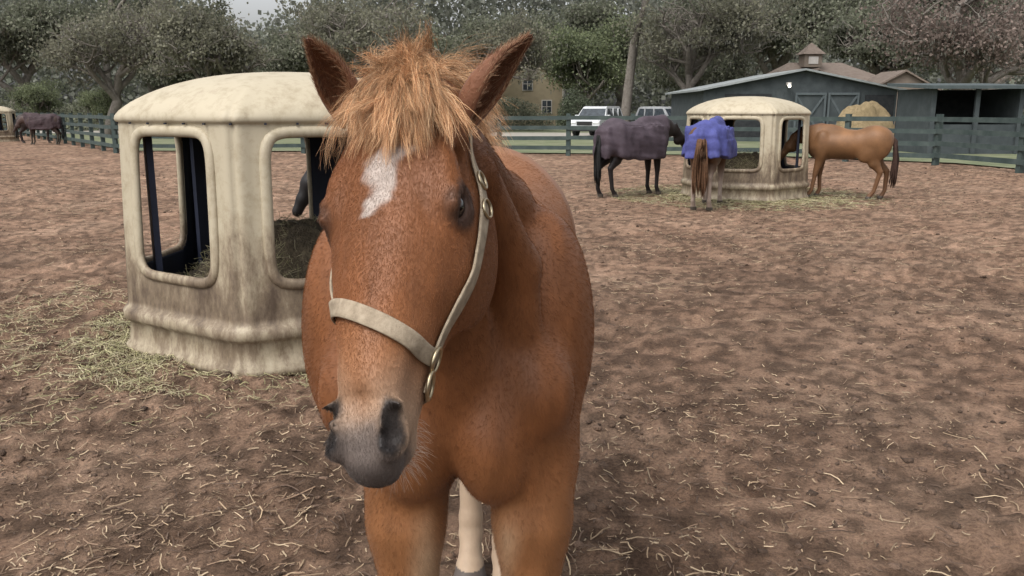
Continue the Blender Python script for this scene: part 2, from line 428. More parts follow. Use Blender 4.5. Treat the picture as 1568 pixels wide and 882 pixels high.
# neck
f.chain([H(.06,0,-.13),V(-.135,1.52,1.43),V(CX,1.82,1.27)],[(.064,.115),(.078,.165),(.130,.255)],side=(1,0,0),k=.04)
f.chain([H(.0,0,-.06),V(-.14,1.60,1.56),V(CX,1.95,1.46)],[(.035,.05),(.035,.05),(.05,.07)],k=.06)
f.chain([H(.13,0,-.17),V(-.135,1.50,1.24),V(CX,1.57,1.04)],[.045,.060,.080],k=.05)
for s in(-1,1):
    f.chain([V(-.135+s*.075,1.40,1.50),V(CX+s*.125,1.53,1.32),V(CX+s*.130,1.56,1.14)],[.036,.050,.055],k=.020)
    f.chain([V(-.135+s*.06,1.46,1.54),V(CX+s*.10,1.70,1.42),V(CX+s*.12,1.86,1.34)],[.03,.05,.06],k=.05)
# head
f.ell(H(.10,0,-.072),(.13,.080,.075),RH,k=.04)
f.ell(H(.17,0,-.048),(.11,.085,.050),RH,k=.03)
f.chain([H(.17,0,-.068),H(.27,0,-.068),H(.34,0,-.066),H(.41,0,-.060),H(.47,0,-.055),H(.55,0,-.055)],[(.090,.062),(.088,.064),(.078,.062),(.062,.055),(.050,.050),(.045,.046)],side=W_,k=.022)
f.chain([H(.22,0,-.020),H(.50,0,-.018)],[(.046,.018),(.026,.015)],side=W_,k=.016)
f.chain([H(.22,0,-.17),H(.38,0,-.125),H(.52,0,-.108)],[(.060,.06),(.045,.036),(.030,.026)],side=W_,k=.04)
f.ell(H(.560,0,-.110),(.034,.034,.024),RH,k=.015)
for s in(-1,1):
    f.ell(H(.225,s*.062,-.145),(.125,.046,.100),RH,k=.035)
    f.chain([H(.235,s*.088,-.078),H(.30,s*.083,-.084),H(.38,s*.060,-.080)],[.012,.011,.006],k=.022)
    f.ell(H(.166,s*.080,-.026),(.044,.020,.016),RH,k=.022)
    f.ell(H(.204,s*.082,-.056),(.042,.022,.036),RH,k=.020)
    f.ell(H(.09,s*.062,-.05),(.05,.022,.035),RH,k=.03)
    f.ell(H(.558,s*.041,-.032),(.040,.021,.030),rotH(-s*.18,'Z'),k=.012)
    f.ell(H(.02,s*.052,-.05),(.045,.034,.040),RH,k=.03)
f.ell(H(.600,0,-.070),(.026,.034,.036),RH,k=.022)
f.ell(H(.56,0,-.008),(.035,.012,.010),RH,k=.03,mode='s')
for s in(-1,1):
    f.ell(H(.209,s*.106,-.042),(.0265,.024,.0165),rotH(0,'Z'),k=.004,mode='s')
    f.chain([H(.178,s*.095,-.038),H(.196,s*.100,-.023),H(.220,s*.100,-.023),H(.242,s*.092,-.040)],[.004,.0060,.0060,.004],k=.010)
    f.chain([H(.178,s*.097,-.050),H(.208,s*.103,-.063),H(.240,s*.096,-.052)],[.004,.0045,.004],k=.010)
    f.ell(H(.130,s*.083,-.056),(.028,.014,.020),RH,k=.022,mode='s')
    M=rotH(s*.40,'Z')
    f.ell(H(.560,s*.051,-.016),(.031,.013,.017),M,k=.006,mode='s')
    f.ell(H(.577,s*.046,-.014),(.016,.014,.016),M,k=.006,mode='s')
    f.chain([H(.610,s*.012,-.098),H(.56,s*.040,-.094),H(.515,s*.050,-.090)],[.004,.005,.003],k=.008,mode='s')
    f.ell(H(.50,s*.062,-.05),(.045,.012,.018),RH,k=.03,mode='s')
vs,fs=f.mesh(); print('main horse',len(vs),time.time()-T0)
def f_nost(s,wl,d,sg):
    M=np.array(Matrix.Rotation(sg*.40,3,'Z')); x=(s-.560)*HS; y=wl-sg*.051; z=d+.016
    qx=x*M[0,0]+y*M[1,0]; qy=x*M[0,1]+y*M[1,1]
    e1=np.sqrt((qx/.031)**2+(qy/.013)**2+(z/.017)**2)
    x=(s-.577)*HS; y=wl-sg*.046; z=d+.014
    e2=np.sqrt((x/.016)**2+(y/.014)**2+(z/.016)**2)
    return np.minimum(e1,e2)
def body_cols(P):
    q=P-P0; s=q@a_/HS; wl=q@W_; d=q@D_
    n1=fbm3(P[:,0]*6,P[:,1]*6,P[:,2]*6,3,3); n2=fbm3(P[:,0]*40,P[:,1]*40,P[:,2]*40,2,13); n3=fbm3(P[:,0]*2.5,P[:,1]*2.5,P[:,2]*2.5,2,33)
    n4=fbm3(P[:,0]*55,P[:,1]*14,P[:,2]*11,3,43)
    base=np.array([.170,.062,.021]); c=np.tile(base,(len(P),1))*((.60+.4*n1+.4*n3)*(.78+.44*n4))[:,None]
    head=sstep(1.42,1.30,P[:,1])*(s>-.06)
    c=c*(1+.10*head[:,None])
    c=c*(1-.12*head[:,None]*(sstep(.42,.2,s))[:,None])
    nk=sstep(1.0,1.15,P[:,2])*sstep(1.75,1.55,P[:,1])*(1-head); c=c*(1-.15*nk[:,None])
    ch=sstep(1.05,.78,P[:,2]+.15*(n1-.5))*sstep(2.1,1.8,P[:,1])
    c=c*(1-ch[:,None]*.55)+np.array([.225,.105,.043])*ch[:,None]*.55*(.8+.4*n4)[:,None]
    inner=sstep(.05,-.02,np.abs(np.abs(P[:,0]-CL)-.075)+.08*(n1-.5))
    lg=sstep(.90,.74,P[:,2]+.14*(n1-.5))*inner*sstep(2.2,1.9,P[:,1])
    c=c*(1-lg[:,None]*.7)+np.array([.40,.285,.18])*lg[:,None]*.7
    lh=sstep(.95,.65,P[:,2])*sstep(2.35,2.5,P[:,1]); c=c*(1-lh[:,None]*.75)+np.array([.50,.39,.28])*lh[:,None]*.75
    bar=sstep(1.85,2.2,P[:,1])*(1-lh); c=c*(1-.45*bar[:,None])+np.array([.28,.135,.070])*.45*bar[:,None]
    m0=sstep(.36,.50,s+(n1-.5)*.05)*head; c=c*(1-.6*m0[:,None])+np.array([.29,.135,.060])*.6*m0[:,None]
    m=sstep(.45,.550,s+(n1-.5)*.05+np.abs(wl)*.9-.020)*head; m=np.maximum(m,sstep(.38,.52,s)*.8*sstep(-.07,-.12,d)*head)
    c=c*(1-m[:,None])+np.array([.335,.225,.150])*m[:,None]*(.85+.3*n4)[:,None]
    g=sstep(.520,.580,s+(n2-.5)*.03-np.maximum(0,np.abs(wl)-.026)*1.3)*head*sstep(-.125,-.10,d)
    c=c*(1-.94*g[:,None])+np.array([.105,.084,.075])*.94*g[:,None]
    c2=sstep(.595,.620,s)*head; c=c*(1-c2[:,None]*.6)+np.array([.05,.04,.036])*c2[:,None]*.6
    u=(s-.174)/.050; cxw=.004-.012*u+.008*np.sin(s*70); hw=.018*(1-.35*np.clip(u,-1,1.3))*(1+.5*np.sin(s*150+1)*.5)
    n5=fbm3(P[:,0]*90,P[:,1]*90,P[:,2]*60,2,53)
    st=sstep(.014,-.010,np.abs(wl-cxw)-hw*np.sqrt(np.clip(1-(u/1.35)**2,0,1))+(n2-.5)*.050+(n5-.5)*.022)*(np.abs(u)<1.35)*head*(d>-.05)
    c=c*(1-st[:,None]*.78)+np.array([.44,.385,.345])*st[:,None]*.78
    for sg in(-1,1):
        e=np.sqrt((s-.209)**2*.6+(wl-sg*.1)**2+(d+.044)**2); k=sstep(.038,.024,e)*head; c=c*(1-.82*k[:,None])+np.array([.022,.013,.010])*.82*k[:,None]
        e=f_nost(s,wl,d,sg); k=sstep(1.7,1.1,e)*head; c=c*(1-.96*k[:,None])+np.array([.008,.006,.006])*.96*k[:,None]
    hf=(P[:,2]<.065)[:,None]; c=np.where(hf,np.array([.10,.08,.07]),c)
    return np.clip(c,0,1)
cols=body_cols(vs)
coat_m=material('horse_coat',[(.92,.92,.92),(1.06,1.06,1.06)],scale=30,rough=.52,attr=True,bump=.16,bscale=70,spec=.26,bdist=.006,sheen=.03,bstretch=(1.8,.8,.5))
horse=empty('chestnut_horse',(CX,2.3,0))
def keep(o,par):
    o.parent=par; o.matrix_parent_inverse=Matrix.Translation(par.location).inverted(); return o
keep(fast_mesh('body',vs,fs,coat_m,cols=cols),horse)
eye_m=material('eye_dark',[(.006,.004,.003),(.015,.009,.006)],rough=.05,spec=.8)
for s in(-1,1):
    bpy.ops.mesh.primitive_uv_sphere_add(segments=32,ring_count=20,radius=.0245,location=H(.209,s*.0790,-.047)); o=bpy.context.object
    o.name='eye'; o.data.materials.append(eye_m); [setattr(p,'use_smooth',True) for p in o.data.polygons]; keep(o,horse)
# ears
ear_m=material('ear_coat',[(.9,.9,.9),(1.08,1.08,1.08)],scale=40,rough=.7,attr=True,bump=.2,bscale=200,sheen=.1)
hair_m=bpy.data.materials.new('hair'); hair_m.use_nodes=True
_n=hair_m.node_tree; _b=_n.nodes['Principled BSDF']; _a=_n.nodes.new('ShaderNodeAttribute'); _a.attribute_name='Col'
_n.links.new(_a.outputs['Color'],_b.inputs['Base Color']); _b.inputs['Roughness'].default_value=.5; _b.inputs['Specular IOR Level'].default_value=.25
def ear(base,tip,opn,Wd,name,seed=1,half0=158):
    base=V(*base);tip=V(*tip);ax=tip-base;L=np.linalg.norm(ax);ax/=L
    opn=V(*opn);opn=nrm(opn-ax*np.dot(opn,ax));side=np.cross(ax,opn)
    nr,nc=30,27
    def pt(t,q):
        w=Wd*((.70+.30*math.sin(min(1,t/.36)*math.pi/2)) if t<.36 else max(.0,(1-((t-.36)/.64)**1.7)))
        half=math.radians(half0-62*min(1,t/.75)); bend=-opn*.010*math.sin(t*math.pi)+opn*.018*t*t; ph=q*half
        return base+ax*L*t+bend+w*(-opn*math.cos(ph)*.72+side*math.sin(ph))+opn*w*.3
    vsx=[];cs=[]
    for i in range(nr):
        for j in range(nc):
            t=i/(nr-1); q=j/(nc-1)*2-1; vsx.append(pt(t,q)); cs.append(np.array([.18,.068,.030])*(1-.35*t)*(1-.2*abs(q)**3))
    fsx=[(i*nc+j,i*nc+j+1,(i+1)*nc+j+1,(i+1)*nc+j) for i in range(nr-1) for j in range(nc-1)]
    o=fast_mesh(name,vsx,fsx,ear_m,cols=np.array(cs)); 
    sm=o.modifiers.new('s','SOLIDIFY'); sm.thickness=.006; sm.offset=0
    ss=o.modifiers.new('ss','SUBSURF'); ss.levels=1; ss.render_levels=1
    keep(o,horse)
    r=np.random.default_rng(seed); n=7000; S=[];cc=[]
    for k in range(n):
        t=r.random()*.93; edge=r.random()<.45; q=(r.choice([-1,1])*r.uniform(.88,1)) if edge else r.uniform(-1,1)
        p=pt(t,q); ctr=base+ax*L*t+opn*Wd*.3
        inw=nrm(ctr-p+1e-6); dr=nrm(ax*.9+inw*(.7 if not edge else .25)+opn*(.5 if not edge else .15)+r.normal(0,.25,3)) if (r.random()<.6) else nrm(ax*1.2-inw*.3+r.normal(0,.15,3))
        l=r.uniform(.005,.017) if not edge else r.uniform(.004,.010)
        S.append([p,p+dr*l*.5,p+dr*l+ax*l*.15]); cc.append(np.array([.20,.080,.038])*r.uniform(.6,1.5)*(1-.4*t) if r.random()<.65 else np.array([.36,.22,.13]))
    keep(hair_object(name+'_hair',np.array(S),np.tile([.00028,.00022,.00006],(n,1)),np.array(cc),hair_m),horse)
ear((-.232,1.285,1.585),(-.280,1.235,1.705),(-.35,-1,.1),.029,'ear_right',1)
ear((-.078,1.285,1.585),(.018,1.30,1.715),(.95,-.65,-.1),.029,'ear_left',2,170)

def gsurf(P):
    for _ in range(3):
        v=f.val(P); g=f.grad(P); m=(v<.003); P=P+g*np.where(m,(.004-v),0)[:,None]
    return P
def locks(n,rootf,dirf,Lf,K=10,grav=.5,clumps=40,spread=.008,seed=1,r0=.00032,colr=None,fly=.12):
    r=np.random.default_rng(seed)
    cr=rootf(r,clumps); cd=dirf(r,cr); cl=Lf(r,clumps)
    G=np.zeros((clumps,K,3)); P=cr.copy(); d=cd/np.linalg.norm(cd,axis=1,keepdims=True)
    G[:,0]=P
    curl=r.normal(0,1,(clumps,3))*.24
    for j in range(1,K):
        d=d+np.array([0,0,-1])*grav/K*2+curl*(1.0/K)*2; d/=np.linalg.norm(d,axis=1,keepdims=True)
        P=P+d*(cl/(K-1))[:,None]; P=gsurf(P); G[:,j]=P
    ci=r.integers(0,clumps,n); t=np.linspace(0,1,K)
    isf=(r.random(n)<fly)[:,None]; mul=np.where(isf,3.4,1.0)
    off=r.normal(0,1,(n,3))*spread*np.where(isf,1.5,1); off2=r.normal(0,1,(n,3))*spread*mul
    S=G[ci]*1.0
    sc=(.55+.55*r.random(n))
    S=S[:, :1]+(S-S[:, :1])*sc[:,None,None]
    prof=(1.0-.5*t)[None,:,None]
    S=S+off[:,None,:]*prof+off2[:,None,:]*(t**1.6)[None,:,None]
    S+=.0024*np.sin(t[None,:,None]*(7+5*r.random((n,1,1)))+r.random((n,1,3))*6)*t[None,:,None]
    rad=np.ones((n,K))*r0*(1-.8*t)[None]
    base=np.array(colr)[r.integers(0,len(colr),n)]*(.6+.7*r.random((n,1)))
    tone=.60+.70*r.random(clumps); base=base*tone[ci][:,None]
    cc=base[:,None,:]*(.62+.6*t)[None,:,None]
    return S,rad,cc
hc=[(.46,.245,.118),(.55,.32,.165),(.34,.155,.068),(.62,.41,.24)]
def add_locks(name,*a,**k):
    S,rad,cc=locks(*a,**k); o=hair_object(name,S,rad,cc,hair_m); keep(o,horse)
def rf(r,n):
    return np.stack([H(r.uniform(-.045,.035),r.normal(.014,.022),r.uniform(.0,.012)) for _ in range(n)])
def df(r,cr):
    out=[]
    for p in cr:
        w=(p-P0)@W_-.012
        out.append(a_*(.8+.4*r.random())+W_*(w*20+r.normal(0,.42))+D_*(.6+.6*r.random()))
    return np.array(out)
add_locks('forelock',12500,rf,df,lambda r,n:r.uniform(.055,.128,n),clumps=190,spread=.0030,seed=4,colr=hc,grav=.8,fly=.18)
def df2(r,cr):
    return np.array([V(r.normal(-.05,.5),-.45+r.normal(0,.4),1.0) for _ in cr])
add_locks('forelock_tuft',3400,rf,df2,lambda r,n:r.uniform(.028,.066,n),clumps=100,spread=.0040,seed=5,colr=hc,grav=.7,fly=.2)
def df3(r,cr):
    return np.array([a_*.4+W_*r.choice([-1,1])*r.uniform(.5,1.2)+D_*.6 for _ in cr])
add_locks('forelock_side',3400,rf,df3,lambda r,n:r.uniform(.055,.10,n),clumps=70,spread=.0035,seed=6,colr=hc,grav=.9)
def rm(r,n):
    t=r.random(n)**1.2; c=np.stack([-.135+0*t,1.33+t*.62,1.625-.02*t-.12*t*t],1); c[:,0]+=r.normal(0,.01,n); return gsurf(c)
def dm(r,cr): return np.stack([r.normal(.75,.45,len(cr)),r.normal(-.1,.25,len(cr)),r.uniform(.2,.8,len(cr))],1)
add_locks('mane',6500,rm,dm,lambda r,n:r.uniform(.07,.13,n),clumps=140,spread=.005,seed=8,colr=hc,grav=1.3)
def fuzz(n,sel,L,r0,seed,var):
    r=np.random.default_rng(seed)
    tri=vs[fs]; cen=tri.mean(1); m=sel(cen); fi=np.where(m)[0]; q=tri[fi]
    ar=np.linalg.norm(np.cross(q[:,2]-q[:,0],q[:,3]-q[:,1]),axis=1); pr=ar/ar.sum()
    k=r.choice(len(fi),n,p=pr); u=r.random((n,1));v=r.random((n,1)); Q=q[k]
    P=Q[:,0]*(1-u)*(1-v)+Q[:,1]*u*(1-v)+Q[:,2]*u*v+Q[:,3]*(1-u)*v
    ee=np.min([np.linalg.norm(P-H(.209,sg*.0790,-.047),axis=1) for sg in(-1,1)],axis=0); P=P[ee>.030]; n=len(P)
    g=f.grad(P); qq=P-P0; s=qq@a_
    onhead=((P[:,1]<1.36)&(s>-.05))[:,None]
    wave=(fbm3(P[:,0]*12,P[:,1]*12,P[:,2]*12,2,71)-.5)[:,None]*np.array([[1.2,0,0]])
    flow=np.where(onhead,a_[None],nrm(V(0,.6,-.8))[None])+r.normal(0,.16,(n,3))+wave
    flow=flow-g*np.sum(flow*g,1)[:,None]; flow/=np.linalg.norm(flow,axis=1,keepdims=True)
    Ls=L*(.6+.8*r.random(n))[:,None]
    S=np.stack([P-g*.001,P+flow*Ls*.5+g*Ls*.17,P+flow*Ls+g*Ls*.24],1)
    rad=np.tile(np.array([r0,r0*.8,r0*.15]),(n,1))
    c=body_cols(P)*(1-var*.5+var*1.5*r.random((n,1)))
    return hair_object('coat_hair',S,rad,c,hair_m)
keep(fuzz(150000,lambda c:(c[:,1]<1.40)&(c[:,2]>1.1),.0045,.00017,21,.28),horse)
keep(fuzz(170000,lambda c:((c[:,1]>=1.39)|(c[:,2]<=1.1))&(c[:,1]<2.9)&(c[:,2]>.5),.0085,.00024,22,.45),horse)
r=np.random.default_rng(3); n=260
wp=np.stack([H(r.uniform(.52,.62),r.uniform(-.045,.05),-.13) for _ in range(n)]); 
for _ in range(6): wp=wp-f.grad(wp)*f.val(wp)[:,None]
g=f.grad(wp); Lw=r.uniform(.01,.03,n)[:,None]; dd=g+r.normal(0,.4,(n,3)); dd/=np.linalg.norm(dd,axis=1,keepdims=True)
S=np.stack([wp,wp+dd*Lw*.5,wp+dd*Lw+V(0,0,-1)*Lw*.3],1)
keep(hair_object('whiskers',S,np.tile([.00022,.00018,.00006],(n,1)),np.tile([.42,.34,.28],(n,1)),hair_m),horse)
mbt=MB(); mbt.tube([(-.09,3.42,1.30),(-.09,3.52,1.15),(-.09,3.52,.7),(-.09,3.50,.35)],[.04,.06,.07,.02],10); keep(mbt.build('tail',[material('tail_m',[(.3,.13,.06),(.5,.25,.12)],scale=30)],smooth=True),horse)

# ---- halter
strap_m=material('halter_webbing',[(.185,.145,.100),(.27,.215,.152),(.34,.28,.205)],scale=70,rough=.75,bump=.4,bscale=500,bdist=.003)
metal_m=material('halter_metal',[(.38,.31,.20),(.50,.42,.29)],scale=60,rough=.4,metal=1)
halter=empty('horse_halter',tuple(H(.3,0,0)))
def project_side(s,d,sg,extra=.004):
    lo,hi=0.0,.2
    for _ in range(30):
        m=(lo+hi)/2
        if f.val(H(s,sg*m,d)[None])[0]<0: lo=m
        else: hi=m
    return H(s,sg*(lo+extra),d)
def project_rad(s,ang,extra=.004,c=-.065):
    lo,hi=0.0,.25
    for _ in range(30):
        m=(lo+hi)/2
        if f.val(H(s,m*math.sin(ang),c+m*math.cos(ang))[None])[0]<0: lo=m
        else: hi=m
    m=lo+extra; return H(s,m*math.sin(ang),c+m*math.cos(ang))
def strap(center,width,name,thick=.004):
    C=np.array(center); n=len(C)
    for _ in range(4): C[1:-1]=(C[:-2]+2*C[1:-1]+C[2:])/4
    vsx=[]
    for i in range(n):
        t=nrm(C[min(i+1,n-1)]-C[max(i-1,0)]); g=f.grad(C[i][None],.014)[0]; b=nrm(np.cross(t,g))
        for q in(-1,-.5,0,.5,1): vsx.append(C[i]+b*width*.5*q+g*(.0005))
    fsx=[(i*5+j,i*5+j+1,(i+1)*5+j+1,(i+1)*5+j) for i in range(n-1) for j in range(4)]
    o=fast_mesh(name,vsx,fsx,strap_m); sm=o.modifiers.new('s','SOLIDIFY'); sm.thickness=thick; sm.offset=0
    bv=o.modifiers.new('b','BEVEL'); bv.width=.001
    keep(o,halter); return C
angs=np.linspace(-2.0,2.0,60)
strap([project_rad(.405+.036*math.sin(a),a,.006) for a in angs],.025,'noseband')
strap([project_rad(.478+.0*a,a+math.pi,.006) for a in np.linspace(-1.2,1.2,30)],.022,'chin_strap')
def ring_obj(c,normal,r,tr,name,sx=1,upv=None):
    bpy.ops.mesh.primitive_torus_add(major_radius=r,minor_radius=tr,major_segments=28,minor_segments=8,location=c)
    o=bpy.context.object; o.name=name; o.rotation_euler=Vector(normal).to_track_quat('Z','X').to_euler(); o.scale=(sx,1,1); o.data.materials.append(metal_m)
    [setattr(p,'use_smooth',True) for p in o.data.polygons]; keep(o,halter); return o
for sg in(-1,1):
    ctl=[(.44,-.086),(.385,-.088),(.32,-.092),(.27,-.096),(.22,-.104),(.17,-.112),(.12,-.112),(.06,-.100),(.0,-.08)]
    pts=[]
    for i in range(len(ctl)-1):
        for t in np.linspace(0,1,6)[:-1]:
            s_=ctl[i][0]*(1-t)+ctl[i+1][0]*t; d_=ctl[i][1]*(1-t)+ctl[i+1][1]*t
            pts.append(project_side(s_,d_,sg,.006))
    strap(pts,.027,'cheek_strap')
    c=project_side(.440,-.088,sg,.009); g=f.grad(c[None],.01)[0]; ring_obj(c,g,.017,.003,'halter_ring')
    c=project_side(.478,-.092,sg,.010); g=f.grad(c[None],.01)[0]; ring_obj(c,g,.014,.003,'halter_ring',1.3)
    for s_,d_ in((.175,-.112),(.12,-.112)):
        c=project_side(s_,d_,sg,.010); g=f.grad(c[None],.01)[0]; ring_obj(c,g,.017,.0026,'halter_buckle',.8)
print('horse done',time.time()-T0)

# ================================================================= HAY HUTS
hut_m=bpy.data.materials.new('hut_plastic'); hut_m.use_nodes=True
def hut_nodes(m):
    nt=m.node_tree;N=nt.nodes;L=nt.links;b=N['Principled BSDF'];b.inputs['Roughness'].default_value=.55;b.inputs['Specular IOR Level'].default_value=.3
    tc=N.new('ShaderNodeTexCoord');sx=N.new('ShaderNodeSeparateXYZ');L.new(tc.outputs['Object'],sx.inputs[0])
    mp=N.new('ShaderNodeMapping');mp.inputs['Scale'].default_value=(4,4,1.5);L.new(tc.outputs['Object'],mp.inputs[0])
    n=N.new('ShaderNodeTexNoise');n.inputs['Scale'].default_value=1.5;n.inputs['Detail'].default_value=10;n.inputs['Roughness'].default_value=.75;L.new(mp.outputs[0],n.inputs['Vector'])
    n2=N.new('ShaderNodeTexNoise');n2.inputs['Scale'].default_value=9;n2.inputs['Detail'].default_value=8;n2.inputs['Roughness'].default_value=.75;L.new(tc.outputs['Object'],n2.inputs['Vector'])
    mr=N.new('ShaderNodeMapRange');mr.inputs[1].default_value=1.10;mr.inputs[2].default_value=.48;mr.inputs[3].default_value=-.09;mr.inputs[4].default_value=.22;L.new(sx.outputs[2],mr.inputs[0])
    # ledge and foot stay rubbed paler
    m2=N.new('ShaderNodeMapRange');m2.inputs[1].default_value=.34;m2.inputs[2].default_value=.26;m2.inputs[3].default_value=0;m2.inputs[4].default_value=-.10;L.new(sx.outputs[2],m2.inputs[0])
    ad=N.new('ShaderNodeMath');ad.operation='ADD';L.new(n.outputs[0],ad.inputs[0]);L.new(mr.outputs[0],ad.inputs[1])
    ad2=N.new('ShaderNodeMath');ad2.operation='ADD';L.new(ad.outputs[0],ad2.inputs[0]);L.new(m2.outputs[0],ad2.inputs[1])
    cr=N.new('ShaderNodeValToRGB');L.new(ad2.outputs[0],cr.inputs[0]);e=cr.color_ramp.elements;e.new(.5);e.new(.6)
    for i,(p,c) in enumerate([(.46,(.385,.335,.245)),(.57,(.31,.26,.185)),(.68,(.18,.138,.096)),(.84,(.080,.057,.041))]): e[i].position=p;e[i].color=(*c,1)
    c2=N.new('ShaderNodeValToRGB');L.new(n2.outputs[0],c2.inputs[0]);e=c2.color_ramp.elements
    e[0].position=.28;e[0].color=(.72,.69,.63,1);e[1].position=.52;e[1].color=(1.02,1.02,1.02,1)
    mx=N.new('ShaderNodeMix');mx.data_type='RGBA';mx.blend_type='MULTIPLY';mx.inputs[0].default_value=1;L.new(cr.outputs[0],mx.inputs[6]);L.new(c2.outputs[0],mx.inputs[7])
    L.new(mx.outputs[2],b.inputs['Base Color'])
hut_nodes(hut_m)
inner_m=material('hut_interior',[(.007,.009,.018),(.013,.017,.034)],rough=.6)  # near-black navy: grime plus the unlit inside's shade put into the colour
hay_m=material('hay',[(.04,.03,.018),(.09,.07,.045),(.18,.145,.09)],scale=14,rough=.95,bump=1,bscale=60,bdist=.05)
def rhex(th,p=18):
    s=0
    for i in range(6): s=s+np.maximum(0,np.cos(th-i*np.pi/3))**p
    return s**(-1/p)
AP=1.03; ZE=1.56
def hut_prof():
    z=[];r=[]
    for a,b_ in [(-.03,1.045),(.02,1.045),(.05,1.02),(.185,1.01),(.20,1.03),(.22,1.045),(.265,1.045),(.285,1.03),(.305,1.003)]: z.append(a);r.append(b_)
    for q in np.linspace(.33,1.515,58): z.append(q);r.append(1.0-.03*(q-.33))
    for a,b_ in [(1.525,.968),(1.530,.980),(1.545,.988),(1.57,.985)]: z.append(a);r.append(b_)
    for t in np.linspace(0.03,1,26):
        z.append(1.57+.295*(1-(1-t)**2.3)**.85);r.append(.983*(1-t**1.2)+1e-3)
    return np.array(z),np.array(r)
def hut(loc,rot,name,hay=True):
    e=empty(name,loc)
    z,r=hut_prof(); nt_=432; th=np.arange(nt_)*2*np.pi/nt_
    TH,ZZ=np.meshgrid(th,z); RR=np.repeat(r[:,None],nt_,1)
    base=rhex(TH); k=np.clip(1-(ZZ-ZE)/.30,0,1)
    dcorner=np.abs(((TH)%(np.pi/3))-np.pi/6)
    rib=.022*np.exp(-(dcorner/.075)**4)-.020*np.exp(-(dcorner/.016)**2)
    ribm=np.where(ZZ<.305,.3,np.where(ZZ<1.52,1,.9*k))
    rad=AP*RR*(1+(base-1)*np.where(ZZ>ZE,.35+.65*k,1))+rib*ribm
    rad+=.008*(fbm3(2.5*np.cos(TH),2.5*np.sin(TH),ZZ*2,2,5)-.5)
    X=rad*np.cos(TH);Y=rad*np.sin(TH)
    vsx=np.stack([X,Y,ZZ],-1).reshape(-1,3)
    nz=len(z); ii=(np.arange(nz-1)[:,None]*nt_+np.arange(nt_)[None,:]); jj=(np.arange(nz-1)[:,None]*nt_+((np.arange(nt_)+1)%nt_)[None,:])
    F=np.stack([ii,jj,jj+nt_,ii+nt_],-1)
    HW,HZ,ZC,PP=.395,.470,1.005,7
    latc=AP*np.tan(((TH[:-1]+np.pi/nt_+np.pi/6)%(np.pi/3))-np.pi/6)
    zc=(ZZ[:-1]+ZZ[1:])/2
    cut=((np.abs(latc)/HW)**PP+(np.abs(zc-ZC)/HZ)**PP<1)&(zc<1.52)&(zc>.4)
    F=F[~cut].reshape(-1,4)
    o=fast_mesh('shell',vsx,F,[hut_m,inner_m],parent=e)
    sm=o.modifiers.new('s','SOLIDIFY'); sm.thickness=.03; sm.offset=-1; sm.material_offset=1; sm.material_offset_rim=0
    mb=MB()
    for i in range(6):
        c0=i*np.pi/3; pts=[]; M=96
        for j in range(M):
            a=2*np.pi*j/M; ca,sa=math.cos(a),math.sin(a); p=PP
            q=(abs(ca)**p+abs(sa)**p)**(-1/p); la=q*ca*HW; zz=ZC+q*sa*HZ
            thx=math.atan2(la,AP); rr=AP*(1.0-.03*(zz-.33))*float(rhex(np.array(thx)))
            pts.append((rr,thx+c0,zz))
        vsr=[];n=10
        for j in range(M):
            rr,tx,zz=pts[j]; p=V(rr*math.cos(tx),rr*math.sin(tx),zz)
            q0=pts[(j-1)%M];q1=pts[(j+1)%M]
            tg=nrm(V(q1[0]*math.cos(q1[1]),q1[0]*math.sin(q1[1]),q1[2])-V(q0[0]*math.cos(q0[1]),q0[0]*math.sin(q0[1]),q0[2]))
            out=V(math.cos(c0),math.sin(c0),0); bb=nrm(np.cross(tg,out)); 
            for m in range(n):
                an=2*np.pi*m/n; vsr.append(p+bb*.036*math.cos(an)+out*(.026*math.sin(an)-.002))
        fr=[(j*n+m,j*n+(m+1)%n,((j+1)%M)*n+(m+1)%n,((j+1)%M)*n+m) for j in range(M) for m in range(n)]
        mb.add(vsr,fr)
    mb.build('window_rims',[hut_m],parent=e,smooth=True)
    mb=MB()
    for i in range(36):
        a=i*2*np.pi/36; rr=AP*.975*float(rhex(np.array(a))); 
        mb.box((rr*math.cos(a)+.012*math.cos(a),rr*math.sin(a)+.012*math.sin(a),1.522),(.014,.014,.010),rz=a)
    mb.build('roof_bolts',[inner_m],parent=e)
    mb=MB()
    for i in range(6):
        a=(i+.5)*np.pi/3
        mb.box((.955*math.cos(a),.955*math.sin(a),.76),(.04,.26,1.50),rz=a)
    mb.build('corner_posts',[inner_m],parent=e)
    if hay:
        nr,nc=26,60; vh=[]
        for i in range(nr):
            t=i/(nr-1)
            for j in range(nc):
                a=2*np.pi*j/nc; rr=.93*t; nzv=float(noise2(np.array(3+2.5*rr*math.cos(a)),np.array(8+2.5*rr*math.sin(a)),4)); n3=float(noise2(np.array(30+14*rr*math.cos(a)),np.array(8+14*rr*math.sin(a)),4))
                vh.append((rr*math.cos(a),rr*math.sin(a),(.76*(1-t**2*.75)+.25*(nzv-.5)+.10*(n3-.5)) if t<1 else .02))
        fh=[(i*nc+j,i*nc+(j+1)%nc,(i+1)*nc+(j+1)%nc,(i+1)*nc+j) for i in range(nr-1) for j in range(nc)]
        fast_mesh('hay_pile',vh,fh,hay_m,parent=e)
        rr_=np.random.default_rng(9); m=2500; A=rr_.random(m)*6.28; Q=.85*np.sqrt(rr_.random(m)); p0=np.stack([Q*np.cos(A),Q*np.sin(A),.78*(1-(Q/.93)**2*.75)+.03*rr_.normal(0,1,m)],1)
        dr=rr_.normal(0,1,(m,3)); dr[:,2]=np.abs(dr[:,2])*.6; dr/=np.linalg.norm(dr,axis=1,keepdims=True); l=rr_.uniform(.08,.2,m)[:,None]
        S=np.stack([p0-dr*l*.5,p0+rr_.normal(0,.01,(m,3)),p0+dr*l*.5],1)
